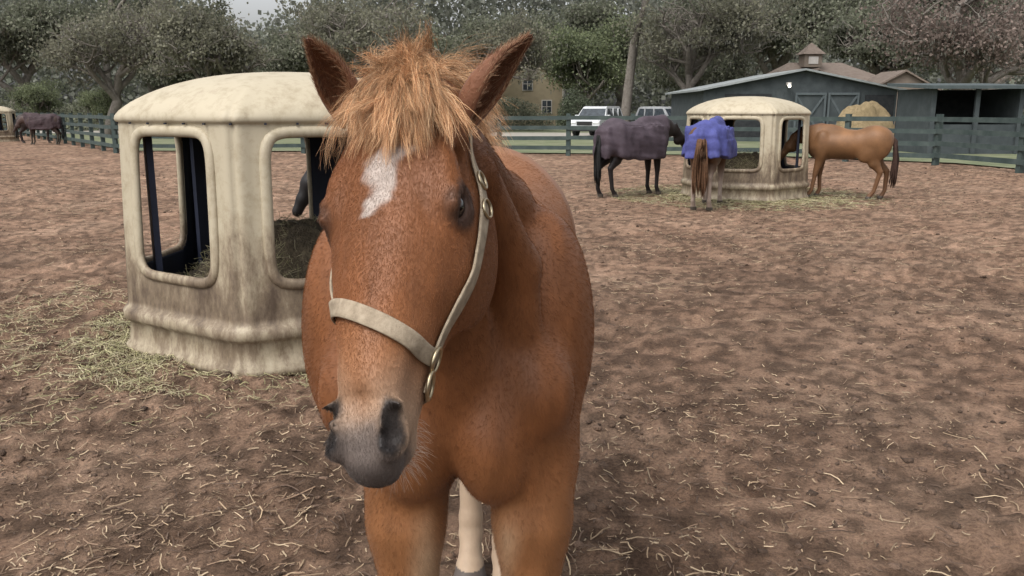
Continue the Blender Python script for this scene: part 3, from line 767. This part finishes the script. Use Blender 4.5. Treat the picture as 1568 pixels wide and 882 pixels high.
        hair_object('hay_stems',S,np.full((m,3),.0016),np.array(hy)[rr_.integers(0,4,m)]*.7,hair_m,parent=e)
    e.rotation_euler=(0,0,rot); return e
hut((HL[0],HL[1],0),math.radians(-90+30-3),'hay_hut')
hut((HR[0],HR[1],0),math.radians(-90+9+30),'hay_hut')
hut((-27.6,46,0),.3,'hay_hut',hay=False)
print('huts',time.time()-T0)

# ================================================================= BACKGROUND HORSES
def bg_horse(name,loc,heading,coat,legs,mane,poll,muzzle,blanket=None,res=.022,scale=1,hindpose=(0,0),forepose=(0,0),tailc=None,blz=.72,blen=(-.98,.66),tail_w=.06,flare=0):
    """local: faces +X"""
    e=empty(name,loc); e.rotation_euler=(0,0,heading); e.scale=(scale,)*3
    px,pz=poll; mx_,mz=muzzle
    F=Field((-1.15,-.42,-.01),(max(px,mx_,.8)+.25,.42,max(1.62,pz+.3)),res)
    def trunk(G):
        G.ell((0,0,1.06),(.66,.29,.30),k=.1); G.ell((.42,0,1.07),(.30,.23,.33),k=.1); G.ell((-.55,0,1.15),(.36,.27,.29),k=.1); G.ell((.33,0,1.33),(.30,.08,.13),k=.1)
        for s in(-1,1): G.ell((-.60,s*.13,1.05),(.27,.14,.29),k=.08)
    trunk(F)
    for s in(-1,1): F.ell((.40,s*.19,1.06),(.15,.09,.27),k=.03)
    nb=V(.55,0,1.20); p=V(px,0,pz); m=V(mx_,0,mz); mid=(nb+p)/2+V(.0,0,.04)
    F.chain([nb,mid,p+V(-.02,0,-.06)],[(.13,.25),(.095,.165),(.07,.11)],side=(0,1,0),k=.08)
    top=[nb+V(-.12,0,.25),mid+V(-.09,0,.15),p+V(-.06,0,.04)]
    F.chain(top,[(.03,.03),(.028,.03),(.025,.03)],side=(0,1,0),k=.03)
    ha=nrm(m-p); hn=np.cross(ha,V(0,1,0)); hn=hn if hn[0]>0 or (abs(hn[0])<.2 and hn[2]>0) else -hn
    F.chain([p+ha*.05-hn*.05,p+ha*.22-hn*.06,p+ha*.40-hn*.05,p+ha*.54-hn*.05],[(.075,.085),(.085,.10),(.055,.062),(.05,.055)],side=(0,1,0),k=.04)
    F.ell(p+ha*.19-hn*.13,(.10,.06,.10),k=.04)
    for s in(-1,1): F.tube(p+V(0,s*.05,-.02),p+V(-.0,s*.07,.0)-ha*.15+hn*.02,(.03,.02),(.008,.006),side=(0,1,0),k=.015)
    for s in(-1,1):
        fo=forepose[0] if s<0 else forepose[1]; ho=hindpose[0] if s<0 else hindpose[1]
        y=s*.13
        F.chain([(.45,y,1.0),(.42,y,.82),(.44+fo*.45,y,.47)],[(.11,.15),(.08,.10),(.048,.052)],side=(0,1,0),k=.05)
        F.chain([(.44+fo*.45,y,.46),(.43+fo*.85,y,.16)],[(.040,.045),(.033,.04)],side=(0,1,0),k=.02)
        F.chain([(.43+fo*.85,y,.15),(.47+fo,y,.06),(.49+fo,y,.02)],[.038,.042,.058],k=.015)
        F.ell((-.40,s*.16,.88),(.15,.09,.17),k=.08)
        F.chain([(-.52,y,.92),(-.62+ho*.3,y,.70),(-.78+ho*.55,y,.54)],[(.11,.19),(.07,.10),(.045,.06)],side=(0,1,0),k=.06)
        F.chain([(-.78+ho*.55,y,.54),(-.74+ho*.9,y,.17)],[(.042,.052),(.034,.04)],side=(0,1,0),k=.02)
        F.chain([(-.74+ho*.9,y,.16),(-.68+ho,y,.06),(-.66+ho,y,.02)],[.038,.042,.058],k=.015)
    v,fc=F.mesh()
    n1=fbm3(v[:,0]*5,v[:,1]*5,v[:,2]*5,3,3)[:,None]
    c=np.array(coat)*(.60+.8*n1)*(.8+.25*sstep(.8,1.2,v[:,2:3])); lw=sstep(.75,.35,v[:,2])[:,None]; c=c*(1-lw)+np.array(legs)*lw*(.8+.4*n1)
    c=np.where(v[:,2:3]<.06,np.array([.06,.05,.04]),c)
    for a,b_ in((top[0],top[1]),(top[1],top[2])):
        ax=b_-a; t=np.clip(((v-a)@ax)/(ax@ax),0,1); dd=np.linalg.norm(v-(a+t[:,None]*ax),axis=1); k=sstep(.065,.045,dd)[:,None]; c=c*(1-k)+np.array(mane)*k
    fast_mesh('body',v,fc,coat_m,cols=c,parent=e)
    rr=np.random.default_rng(5)
    mb=MB()
    for i in range(60):
        a=rr.random()*6.28; q=tail_w*math.sqrt(rr.random()); dx,dy=q*math.cos(a),q*math.sin(a); ln=rr.uniform(.75,1.0)
        mb.tube([(-.84,dy*.3,1.26),(-.93+dx*.4,dy*.6,1.14),(-.965+dx*.8,dy,.8),(-.95+dx*1.0,dy*1.2,1.2-ln*.8),(-.93+dx,dy,1.2-ln)],[.016,.018,.016,.011,.002],5)
    mb.build('tail',[material(name+'_tail',[tuple(np.array(tailc or mane)*.6),tuple(np.array(tailc or mane)*1.3)],scale=30,rough=.8)],parent=e,smooth=True)
    if blanket:
        G=Field((-1.15,-.56,.3),(.98,.56,1.62),.02); trunk(G)
        G.chain([(.50,0,1.2),(.68,0,1.28)],[(.15,.27),(.13,.22)],side=(0,1,0),k=.08)
        for s in(-1,1):
            G.tube((-.60,s*(.24+flare*.5),1.0),(.40,s*(.24+flare*.5),1.0),(.03,.25),(.03,.25),side=(0,1,0),k=.05)
            G.tube((-.62,s*(.25+flare),.88),(.42,s*(.25+flare),.84),(.025,.16),(.025,.16),side=(0,1,0),k=.04)
        G.tube((-.86,-.14-flare,.98),(-.86,.14+flare,.98),(.04,.28),(.04,.28),side=(1,0,0),k=.08)
        XX,ZZ_=np.meshgrid(G.ax[0],G.ax[2],indexing='ij'); Z=G.ax[2][None,None,:]; X=G.ax[0][:,None,None]
        YY,ZY=np.meshgrid(G.ax[1],G.ax[2],indexing='ij')
        wr=(fbm2(XX*5+ZZ_*1.5,ZZ_*2.2,3,6)-.5)*.060+ (fbm2(XX*2+ZZ_*4,ZZ_*6,2,9)-.5)*.05
        wy=(fbm2(YY*9,ZY*2.0,3,16)-.5)*.06
        G.F-=.025; G.F+=wr[:,None,:].astype(np.float32)+wy[None].astype(np.float32)
        hem=blz+ .12*(fbm2(G.ax[0]*3,0*G.ax[0],2,3)-.5)[:,None,None]+.10*(fbm2(G.ax[1]*6,0*G.ax[1],2,8)-.5)[None,:,None]
        G.F=np.maximum(G.F,hem-Z); G.F=np.maximum(G.F,np.maximum(blen[0]-X,X-blen[1]-.25*(Z-1.0)))
        G.F=G.F.astype(np.float32)
        bv,bf=G.mesh()
        bm=material(name+'_blanket',[tuple(np.array(blanket)*.7),tuple(np.array(blanket)),tuple(np.array(blanket)*1.25)],scale=6,rough=.75,bump=.3,bscale=40)
        fast_mesh('blanket',bv,bf,bm,parent=e)
    return e
bg_horse('chestnut_horse',(6.16,15.95,0),math.radians(157),(.155,.076,.033),(.11,.054,.026),(.11,.05,.026),(.98,1.22),(1.25,.80),scale=.93,tailc=(.04,.02,.014),forepose=(-.02,.14),hindpose=(-.08,.14))
bg_horse('blue_blanket_horse',(3.36,14.55,0),math.radians(68),(.09,.045,.022),(.30,.24,.20),(.10,.05,.03),(1.05,1.2),(1.35,.85),blanket=(.052,.058,.19),scale=.99,tailc=(.10,.05,.025),blz=.84,tail_w=.11,blen=(-1.0,.7),flare=.08)
bg_horse('dark_brown_horse',(2.38,16.45,0),math.radians(34),(.014,.010,.010),(.014,.011,.011),(.01,.01,.01),(1.05,1.26),(1.42,.86),blanket=(.054,.040,.050),scale=1.0,blz=.70,flare=.03,hindpose=(.05,-.1))
bg_horse('black_horse',(-.90,8.60,0),math.radians(200),(.010,.008,.008),(.010,.008,.008),(.008,.008,.008),(1.12,1.18),(1.34,.74),blanket=(.02,.06,.052),scale=.95)
bg_horse('distant_brown_horse',(-22.6,41.5,0),math.radians(185),(.05,.03,.025),(.04,.03,.02),(.02,.02,.02),(1.05,1.1),(1.3,.7),res=.04,blanket=(.04,.025,.028))
bg_horse('distant_brown_horse',(-23.9,43.5,0),math.radians(20),(.03,.02,.018),(.03,.02,.018),(.02,.02,.02),(1.05,1.1),(1.3,.7),res=.04)
print('bg horses',time.time()-T0)

# ================================================================= FENCE
fence_m=material('fence_paint',[(.026,.040,.038),(.042,.058,.054),(.060,.078,.073)],scale=3,rough=.8)
def fence(name,pts,h=1.42,rails=4,sp=2.4):
    mb=MB()
    for i in range(len(pts)-1):
        a=V(*pts[i],0);b=V(*pts[i+1],0);L=np.linalg.norm(b-a);n=max(1,round(L/sp));rz=math.atan2(b[1]-a[1],b[0]-a[0]);d=(b-a)/L;nn=V(-d[1],d[0],0)
        for k in range(n+(i==len(pts)-2)):
            p=a+d*L*k/n; mb.box((p[0],p[1],h/2+.02),(.15,.15,h+.12),rz)
        for k in range(n):
            p=a+d*L*(k+.5)/n-nn*.095
            for q in range(rails):
                z=.28+q*(h-.36)/(rails-1)+random.uniform(-.015,.015)
                mb.box((p[0],p[1],z),(L/n-.004,.035,.14),rz+random.uniform(-.002,.002),ry=random.uniform(-.006,.006))
    mb.build(name,[fence_m])
fence('wooden_fence',[(-60,66),(-36,62),(-15.3,33.2),(-8,33),(2.05,31.3),(8.8,29.6),(12.7,25.7),(13.3,22.4),(14.6,15)])

# ================================================================= BUILDINGS
def gable(mb,cx,y0,y1,x0,x1,eave,apex,over=.4,axis='y',wall=0,roof=1,th=.14):
    mb.add([(x0,y0,0),(x1,y0,0),(x1,y0,eave),(cx,y0,apex),(x0,y0,eave),(x0,y1,0),(x1,y1,0),(x1,y1,eave),(cx,y1,apex),(x0,y1,eave)],
      [(0,1,2,3,4),(6,5,9,8,7),(1,6,7,2),(5,0,4,9)],wall)
    for xe in(x0,x1):
        sgn=1 if xe>cx else -1; sl=(apex-eave)/(abs(xe-cx)); ex=xe+sgn*over; ez=eave-sl*over
        mb.add([(cx,y0-over,apex+.02),(ex,y0-over,ez+.02),(ex,y1+over,ez+.02),(cx,y1+over,apex+.02),(cx,y0-over,apex+.02+th),(ex,y0-over,ez+.02+th),(ex,y1+over,ez+.02+th),(cx,y1+over,apex+.02+th)],
          [(0,1,2,3),(4,7,6,5),(0,4,5,1),(1,5,6,2),(2,6,7,3)],roof)
beige=material('beige_siding',[(.26,.215,.145),(.31,.26,.175)],scale=2,rough=.85)
shingle=material('shingle_roof',[(.14,.12,.11),(.22,.19,.17)],scale=4,rough=.9)
trim=material('white_trim',[(.40,.38,.35),(.50,.47,.44)],rough=.6)
glass=material('window_glass',[(.02,.025,.03),(.05,.06,.07)],rough=.15,spec=.6)
teal=material('slate_board',[(.034,.042,.045),(.045,.054,.057),(.058,.068,.071)],scale=2.5,rough=.8)
darkin=material('dark_interior',[(.012,.014,.016),(.03,.032,.034)],rough=.9)
metalroof=material('metal_roof',[(.19,.205,.205),(.26,.28,.28)],scale=1.5,rough=.6)
brownroof=material('brown_roof',[(.13,.10,.082),(.18,.145,.12)],scale=3,rough=.9)
brownwall=material('brown_wall',[(.15,.12,.10),(.2,.165,.13)],scale=3,rough=.9)
h=empty('beige_house'); mb=MB(); gable(mb,-1,90,104,-7.6,5.4,4.5,9.4,.6); mb.build('walls_and_roof',[beige,shingle],parent=h)
mb=MB()
for x,z in((1.6,4.3),(-3,4.3),(3.6,2.0),(-2.,2.0)):
    mb.box((x,89.97,z),(1.1,.05,1.4),mi=0); mb.box((x,89.93,z),(.9,.05,1.2),mi=1); mb.box((x,89.89,z),(.06,.04,1.2)); mb.box((x,89.885,z),(.9,.03,.06))
for sg in(-1,1):
    L=math.hypot(6.9,5.2); mb.box((-1+sg*3.5,89.3,6.95),(L,.08,.28),ry=sg*math.atan2(4.9,6.5),mi=0)
mb.box((5.3,89.95,2.3),(.2,.12,4.4)); mb.build('windows_and_trim',[trim,glass],parent=h)
b=empty('slate_barn'); mb=MB(); gable(mb,15.0,45,54,9.9,19.9,2.62,3.60,.35,roof=1,th=.10); mb.build('walls_and_roof',[teal,metalroof],parent=b)
mb=MB()
for k in range(22): mb.box((10.1+k*.44,44.985,1.3),(.03,.03,2.58),mi=0)
mb.box((12.2,44.95,1.25),(2.4,.04,2.4),mi=1)
for dx in(15.4,17.1):
    mb.box((dx,44.94,1.25),(1.6,.06,2.4),mi=0)
    for s in(-1,1): mb.box((dx,44.89+.02*s,1.3),(2.6,.03,.1),ry=s*.98,mi=2)
    mb.box((dx,44.85,2.45),(1.6,.03,.12),mi=2); mb.box((dx,44.85,.2),(1.6,.03,.12),mi=2)
    for s in(-1,1): mb.box((dx+s*.75,44.83,1.3),(.1,.03,2.4),mi=2)
mb.box((19.0,44.95,1.25),(1.5,.04,2.3),mi=1)
mb.box((14.2,44.8,2.95),(.18,.3,.14),mi=3)
mb.build('doors',[teal,darkin,material('slate_trim',[(.065,.080,.085),(.085,.10,.105)]),trim],parent=b)
mb=MB(); mb.tube([(14.2,44.7,2.88),(14.2,44.6,2.81)],[.08,.08],8); lm=bpy.data.materials.new('lamp_glow'); lm.use_nodes=True
lb=lm.node_tree.nodes['Principled BSDF']; lb.inputs['Emission Color'].default_value=(1,.95,.8,1); lb.inputs['Emission Strength'].default_value=3
mb.build('barn_lamp',[lm],parent=b)
h=empty('cupola_house',(1.2,0,0)); h.scale=(1,1,.87); mb=MB()
X0,X1=17.2,26.5
mb.add([(X0,62,0),(X1,62,0),(X1,62,3.6),(X0,62,3.6),(X0,70,0),(X1,70,0),(X1,70,3.6),(X0,70,3.6)],[(0,1,2,3),(1,5,6,2),(5,4,7,6),(4,0,3,7)],0)
mb.add([(X0-.8,61.4,3.5),(X1+.8,61.4,3.5),(23.6,66,5.9),(19.6,66,5.9),(X0-.8,70.6,3.5),(X1+.8,70.6,3.5)],[(0,1,2,3),(1,5,2),(5,4,3,2),(4,0,3)],1)
mb.box((20.9,65,6.0),(1.3,1.3,1.1),mi=0); mb.add([(20.05,64.15,6.5),(21.75,64.15,6.5),(21.75,65.85,6.5),(20.05,65.85,6.5),(20.9,65,7.5)],[(0,1,4),(1,2,4),(2,3,4),(3,0,4)],1)
mb.box((20.9,64.33,6.0),(.7,.05,.6),mi=2)
gable(mb,19.4,59,63,17.2,21.6,3.4,4.9,.3,wall=0,roof=1); gable(mb,25.5,59.5,63,23.2,27.8,3.4,4.8,.3,wall=0,roof=1)
mb.build('walls_and_roof',[brownwall,brownroof,trim],parent=h)
h=empty('horse_shelter'); mb=MB()
mb.box((17.0,34.6,1.2),(3.3,.1,2.4),mi=1); mb.box((15.4,33.2,1.2),(.12,2.7,2.4)); mb.box((18.6,33.2,1.2),(.12,2.7,2.4)); mb.box((17.0,31.85,.55),(3.1,.08,1.1))
for x in(15.4,17.0,18.6): mb.box((x,31.75,1.2),(.16,.1,2.4))
mb.box((17.0,33.1,2.52),(4.0,3.6,.12),mi=2,rx=.05)
mb.build('walls_and_roof',[teal,darkin,material('shelter_roof',[(.05,.065,.068),(.075,.09,.093)])],parent=h)
def lump(name,c,r,mat,seed=1,amp=.25,n=40):
    vsx=[];
    for i in range(n//2+1):
        for j in range(n):
            ph=math.pi/2*i/(n//2); a=2*math.pi*j/n; d=V(math.sin(ph)*math.cos(a),math.sin(ph)*math.sin(a),math.cos(ph))
            k=1+amp*(float(fbm3(np.array(d[0]*2.5+seed),np.array(d[1]*2.5),np.array(d[2]*2.5),4,seed))-.5)*2
            vsx.append((c[0]+r[0]*d[0]*k,c[1]+r[1]*d[1]*k,c[2]+r[2]*d[2]*k))
    fsx=[(i*n+j,(i+1)*n+j,(i+1)*n+(j+1)%n,i*n+(j+1)%n) for i in range(n//2) for j in range(n)]
    return fast_mesh(name,vsx,fsx,mat)
lump('hay_stack',(16.7,41,0),(1.6,1.0,1.90),material('hay_stack_m',[(.20,.15,.08),(.30,.23,.13)],scale=6,bump=1,bscale=25,bdist=.1))

# ================================================================= VEHICLES
paint=material('silver_paint',[(.40,.41,.42),(.44,.45,.46)],rough=.3,spec=.6); tyre=material('tyre',[(.015,.015,.015),(.03,.03,.03)],rough=.9)
lampm=material('headlamp_glass',[(.7,.7,.68),(.8,.8,.8)],rough=.1)
def car(name,loc,rz,pm):
    e=empty(name,loc); e.rotation_euler=(0,0,rz); mb=MB()
    prof=[(-2.35,.45),(-2.38,.95),(-2.25,1.12),(-2.1,1.72),(-1.9,1.80),(.3,1.80),(.55,1.74),(1.15,1.18),(2.05,1.05),(2.35,.90),(2.42,.45)]
    wid=lambda z:.95 if z<1.1 else .95-.22*(z-1.1)/.7
    ins=[]
    for sg in(-1,1): ins.append([(x,sg*wid(z),z) for x,z in prof])
    n=len(prof); vsx=ins[0]+ins[1]; fsx=[tuple(range(n)),tuple(range(2*n-1,n-1,-1))]+[(i,(i+1)%n+0,(i+1)%n+n,i+n) for i in range(n)]
    mb.add(vsx,[tuple(reversed(q)) for q in fsx],0)
    mb.add([(.66,-.74,1.66),(.66,.74,1.66),(1.16,.84,1.20),(1.16,-.84,1.20)],[(0,1,2,3)],1)
    for sg in(-1,1):
        mb.add([(.45,sg*(wid(1.66)+.012),1.66),(.95,sg*(wid(1.2)+.012),1.2),(-2.0,sg*(wid(1.2)+.012),1.2),(-1.95,sg*(wid(1.66)+.012),1.66)],[(0,1,2,3)],1)
        for x in(-.3,-1.25): mb.box((x,sg*.88,1.43),(.08,.1,.5),mi=0)
        for x in(-1.45,1.5):
            mb.tube([(x,sg*.72,.36),(x,sg*.97,.36)],[.36,.36],20,2); mb.tube([(x,sg*.96,.36),(x,sg*.985,.36)],[.2,.2],14,3)
        mb.box((2.34,sg*.72,.88),(.14,.36,.16),mi=3); mb.box((.95,sg*1.02,1.22),(.15,.2,.14),mi=0)
    mb.box((2.40,0,.80),(.06,.95,.22),mi=2); mb.box((2.42,0,.42),(.08,1.7,.16),mi=2)
    mb.build('car_body',[pm,glass,tyre,lampm],parent=e,bevel=.03)
car('parked_suv',(5.3,53.5,.06),math.radians(-115),paint)
car('parked_suv',(10.3,57.5,.06),math.radians(-60),material('grey_paint',[(.25,.26,.27),(.3,.31,.32)],rough=.3))
car('parked_suv',(-29,68,.06),math.radians(-80),material('white_paint',[(.6,.6,.6),(.65,.65,.65)],rough=.3))

# ================================================================= TREES
bark=material('bark',[(.10,.088,.075),(.145,.128,.11),(.19,.17,.15)],scale=6,rough=.95,bump=.6,bscale=20,bdist=.05)
leaf_m=material('foliage',[(.85,.85,.85),(1.12,1.12,1.12)],scale=.6,rough=.8,attr=True,spec=.15,transl=.42)
def leaf_quads(C,size,r,asp=1.0,vert=0):
    n=len(C); a=r.normal(0,1,(n,3)); a/=np.linalg.norm(a,axis=1,keepdims=True); b=r.normal(0,1,(n,3)); 
    if vert: b[:,:2]*=.15; b[:,2]=1; a[:,2]*=.1
    b-=a*np.sum(a*b,1)[:,None]; b/=np.linalg.norm(b,axis=1,keepdims=True); a/=np.linalg.norm(a,axis=1,keepdims=True)
    s=(size*(.5+r.random(n)))[:,None]
    v=np.stack([C-a*s*.5,C-b*s*.5*asp,C+a*s*.5,C+b*s*.5*asp],1)
    return v.reshape(-1,3),np.arange(n*4).reshape(-1,4)
def tree(seed,Ht,tr,first,spread,levels,leafn,lsize,cols,moss=.2,droop=0,clr=.55,name='t',leaf_sd=.55,kmax=(5,8)):
    r=np.random.default_rng(seed); mb=MB(); tips=[]
    def grow(p,d,L,rad,lv):
        n=5; pts=[p];rs=[rad]
        for i in range(n):
            d=nrm(d+r.normal(0,.18,3)+V(0,0,.05 if lv>0 else .02)-V(0,0,droop*.1*lv)); p=p+d*L/n; pts.append(p); rs.append(rad*(1-.5*(i+1)/n))
        mb.tube(pts,rs,7 if lv<2 else 4,cap=False)
        if lv>=1: 
            for q in pts[2:]: tips.append((q,lv))
        if lv<levels:
            k=r.integers(3,6) if lv>0 else r.integers(*kmax)
            for j in range(k):
                q=pts[int(r.integers(2 if lv else 3,n+1))]; az=r.random()*6.283+j*2.4
                up=r.uniform(.15,.9) if lv==0 else r.uniform(-.1,.7)
                nd=nrm(V(math.cos(az)*spread,math.sin(az)*spread,up)+d*.4)
                grow(q,nd,L*r.uniform(.55,.85),rad*.5,lv+1)
    grow(V(0,0,0),V(r.normal(0,.08),r.normal(0,.08),1),first,tr,0)
    bm=mb.build(name+'_wood',[bark],smooth=True); wood=bm.data; bpy.data.objects.remove(bm)
    tp=np.array([t[0] for t in tips if t[1]>=levels-1]); 
    C=tp[r.integers(0,len(tp),leafn)]+r.normal(0,leaf_sd,(leafn,3))*np.array([1,1,.6])
    g=fbm3(C[:,0]*.6+seed,C[:,1]*.6,C[:,2]*.6,2,seed); C=C[g>(1-clr)*.85]
    v,fc=leaf_quads(C,lsize,r)
    cc=np.array(cols)[r.integers(0,len(cols),len(C))]; tone=.55+.9*fbm3(C[:,0]*.9,C[:,1]*.9,C[:,2]*.9,2,seed+3)[:,None]
    cc=cc*tone*(.85+.3*r.random((len(C),1)))
    allv=[v];allf=[fc];allc=[np.repeat(cc,4,0)]
    if moss>0:
        m=int(len(C)*moss); M=C[r.integers(0,len(C),m)]-V(0,0,.15); v2,f2=leaf_quads(M,lsize*.45,r,asp=3.5,vert=1)
        allf.append(f2+len(v)); allv.append(v2); mc=np.array([.18,.178,.15])*(.7+.6*r.random((m,1))); allc.append(np.repeat(mc,4,0))
    lf=fast_mesh(name+'_leaves',np.concatenate(allv),np.concatenate(allf),leaf_m,cols=np.concatenate(allc),smooth=False,do_link=False)
    return wood,lf
oakc=[(.145,.155,.105),(.17,.178,.128),(.125,.135,.095),(.19,.192,.145)]  # leaf tones paled and greyed so the colour itself carries distance haze
oakb=[(.175,.172,.12),(.20,.193,.145),(.155,.152,.11)]
browc=[(.195,.15,.13),(.16,.125,.108),(.235,.185,.16)]
grn=[(.150,.172,.095),(.18,.20,.115),(.12,.14,.085)]
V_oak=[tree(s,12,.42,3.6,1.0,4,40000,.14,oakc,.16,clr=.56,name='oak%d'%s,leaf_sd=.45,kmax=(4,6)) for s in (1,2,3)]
V_sparse=tree(11,9,.30,2.6,1.2,4,26000,.10,oakb,.2,clr=.50,name='sp',leaf_sd=.32)
V_sparse2=tree(14,9,.32,3.0,1.0,4,25000,.10,oakb,.2,clr=.48,name='sp2',leaf_sd=.34)
V_bare=tree(21,12,.38,3.2,1.1,4,32000,.09,browc,.2,clr=.5,name='bare',leaf_sd=.42)
V_pine=tree(31,24,.36,15,.9,2,14000,.22,grn,.1,clr=.6,name='pine')
V_lgt=tree(41,10,.28,2.8,1.0,3,34000,.13,grn,.08,clr=.52,name='lg')
def put(name,var,loc,s=1,rz=0,sz=None):
    e=empty(name,loc); e.rotation_euler=(0,0,rz); e.scale=(s,s,sz or s)
    link(bpy.data.objects.new('trunk_and_limbs',var[0]),e); link(bpy.data.objects.new('foliage',var[1]),e)
put('live_oak_tree',V_sparse,(-17.5,52,0),1.45,.3)
put('live_oak_tree',V_sparse2,(-11.0,57,0),1.5,1.9)
put('live_oak_tree',V_sparse2,(-27,58,0),1.4,1.0)
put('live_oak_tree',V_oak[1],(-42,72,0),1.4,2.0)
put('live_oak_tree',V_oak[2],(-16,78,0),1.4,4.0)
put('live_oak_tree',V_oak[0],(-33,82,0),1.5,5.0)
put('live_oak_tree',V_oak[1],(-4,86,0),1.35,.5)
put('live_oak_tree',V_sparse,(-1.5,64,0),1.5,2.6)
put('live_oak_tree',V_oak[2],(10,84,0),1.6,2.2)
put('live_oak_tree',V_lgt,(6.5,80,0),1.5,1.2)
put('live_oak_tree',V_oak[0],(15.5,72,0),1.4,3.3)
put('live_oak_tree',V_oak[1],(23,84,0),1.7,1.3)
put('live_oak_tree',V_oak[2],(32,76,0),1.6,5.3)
put('live_oak_tree',V_sparse2,(13,60,0),1.5,5.6)
put('live_oak_tree',V_oak[1],(43,76,0),1.7,4.3)
put('pine_tree',V_pine,(7.6,59,0),1.0,0)
put('pine_tree',V_pine,(-36,77,0),1.0,2)
put('bare_tree',V_bare,(24,43,0),1.3,.4)
put('bare_tree',V_bare,(32,48,0),1.4,2.4)
put('young_tree',V_lgt,(-29,61,0),.5,.4)
put('young_tree',V_lgt,(-37,68,0),.6,2.4)
def shrub(loc,r,n,cols,seed,name='shrub'):
    q=np.random.default_rng(seed); d=q.normal(0,1,(n,3)); d/=np.linalg.norm(d,axis=1,keepdims=True); d[:,2]=np.abs(d[:,2])
    rad=.75+.5*fbm3(d[:,0]*2+seed,d[:,1]*2,d[:,2]*2,3,seed)
    C=np.array(loc)+d*np.array(r)*(rad*(.7+.35*q.random(n)))[:,None]; v,fc=leaf_quads(C,.12,q)
    cc=np.array(cols)[q.integers(0,len(cols),n)]*(.6+.8*q.random((n,1)))
    fast_mesh(name,v,fc,leaf_m,cols=np.repeat(cc,4,0),smooth=False)
shrub((5.5,75,.2),(1.8,1.2,3.2),4500,[(.10,.12,.08),(.13,.15,.10)],3)
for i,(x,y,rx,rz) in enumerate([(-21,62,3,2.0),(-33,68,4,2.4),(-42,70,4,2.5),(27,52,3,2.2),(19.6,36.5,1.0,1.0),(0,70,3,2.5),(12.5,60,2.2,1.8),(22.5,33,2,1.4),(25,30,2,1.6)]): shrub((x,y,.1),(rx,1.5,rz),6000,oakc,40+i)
q=np.random.default_rng(77); n=220000
x=(q.random(n)*2-1)*125; y=100+q.random(n)*22; top=15.0+8*(fbm2(x*.06+3,0*x,3,4)-.42)*2+3*(fbm2(x*.4,0*x,2,6)-.5)
z=top*(q.random(n)**.75); g=fbm3(x*.3,y*.3,z*.35,2,8); k=g>.38; C=np.stack([x,y,z],1)[k]
C+=q.normal(0,.4,C.shape); v,fc=leaf_quads(C,.5,q)
cc=np.array([(.175,.188,.150),(.20,.208,.172),(.22,.225,.195)])[q.integers(0,3,len(C))]*(.65+.7*fbm3(C[:,0]*.3,C[:,1]*.3,C[:,2]*.3,3,2)[:,None])  # far foliage: haze put into these pale grey-green leaf colours
fast_mesh('distant_trees',v,fc,leaf_m,cols=np.repeat(cc,4,0),smooth=False)
print('all',time.time()-T0)
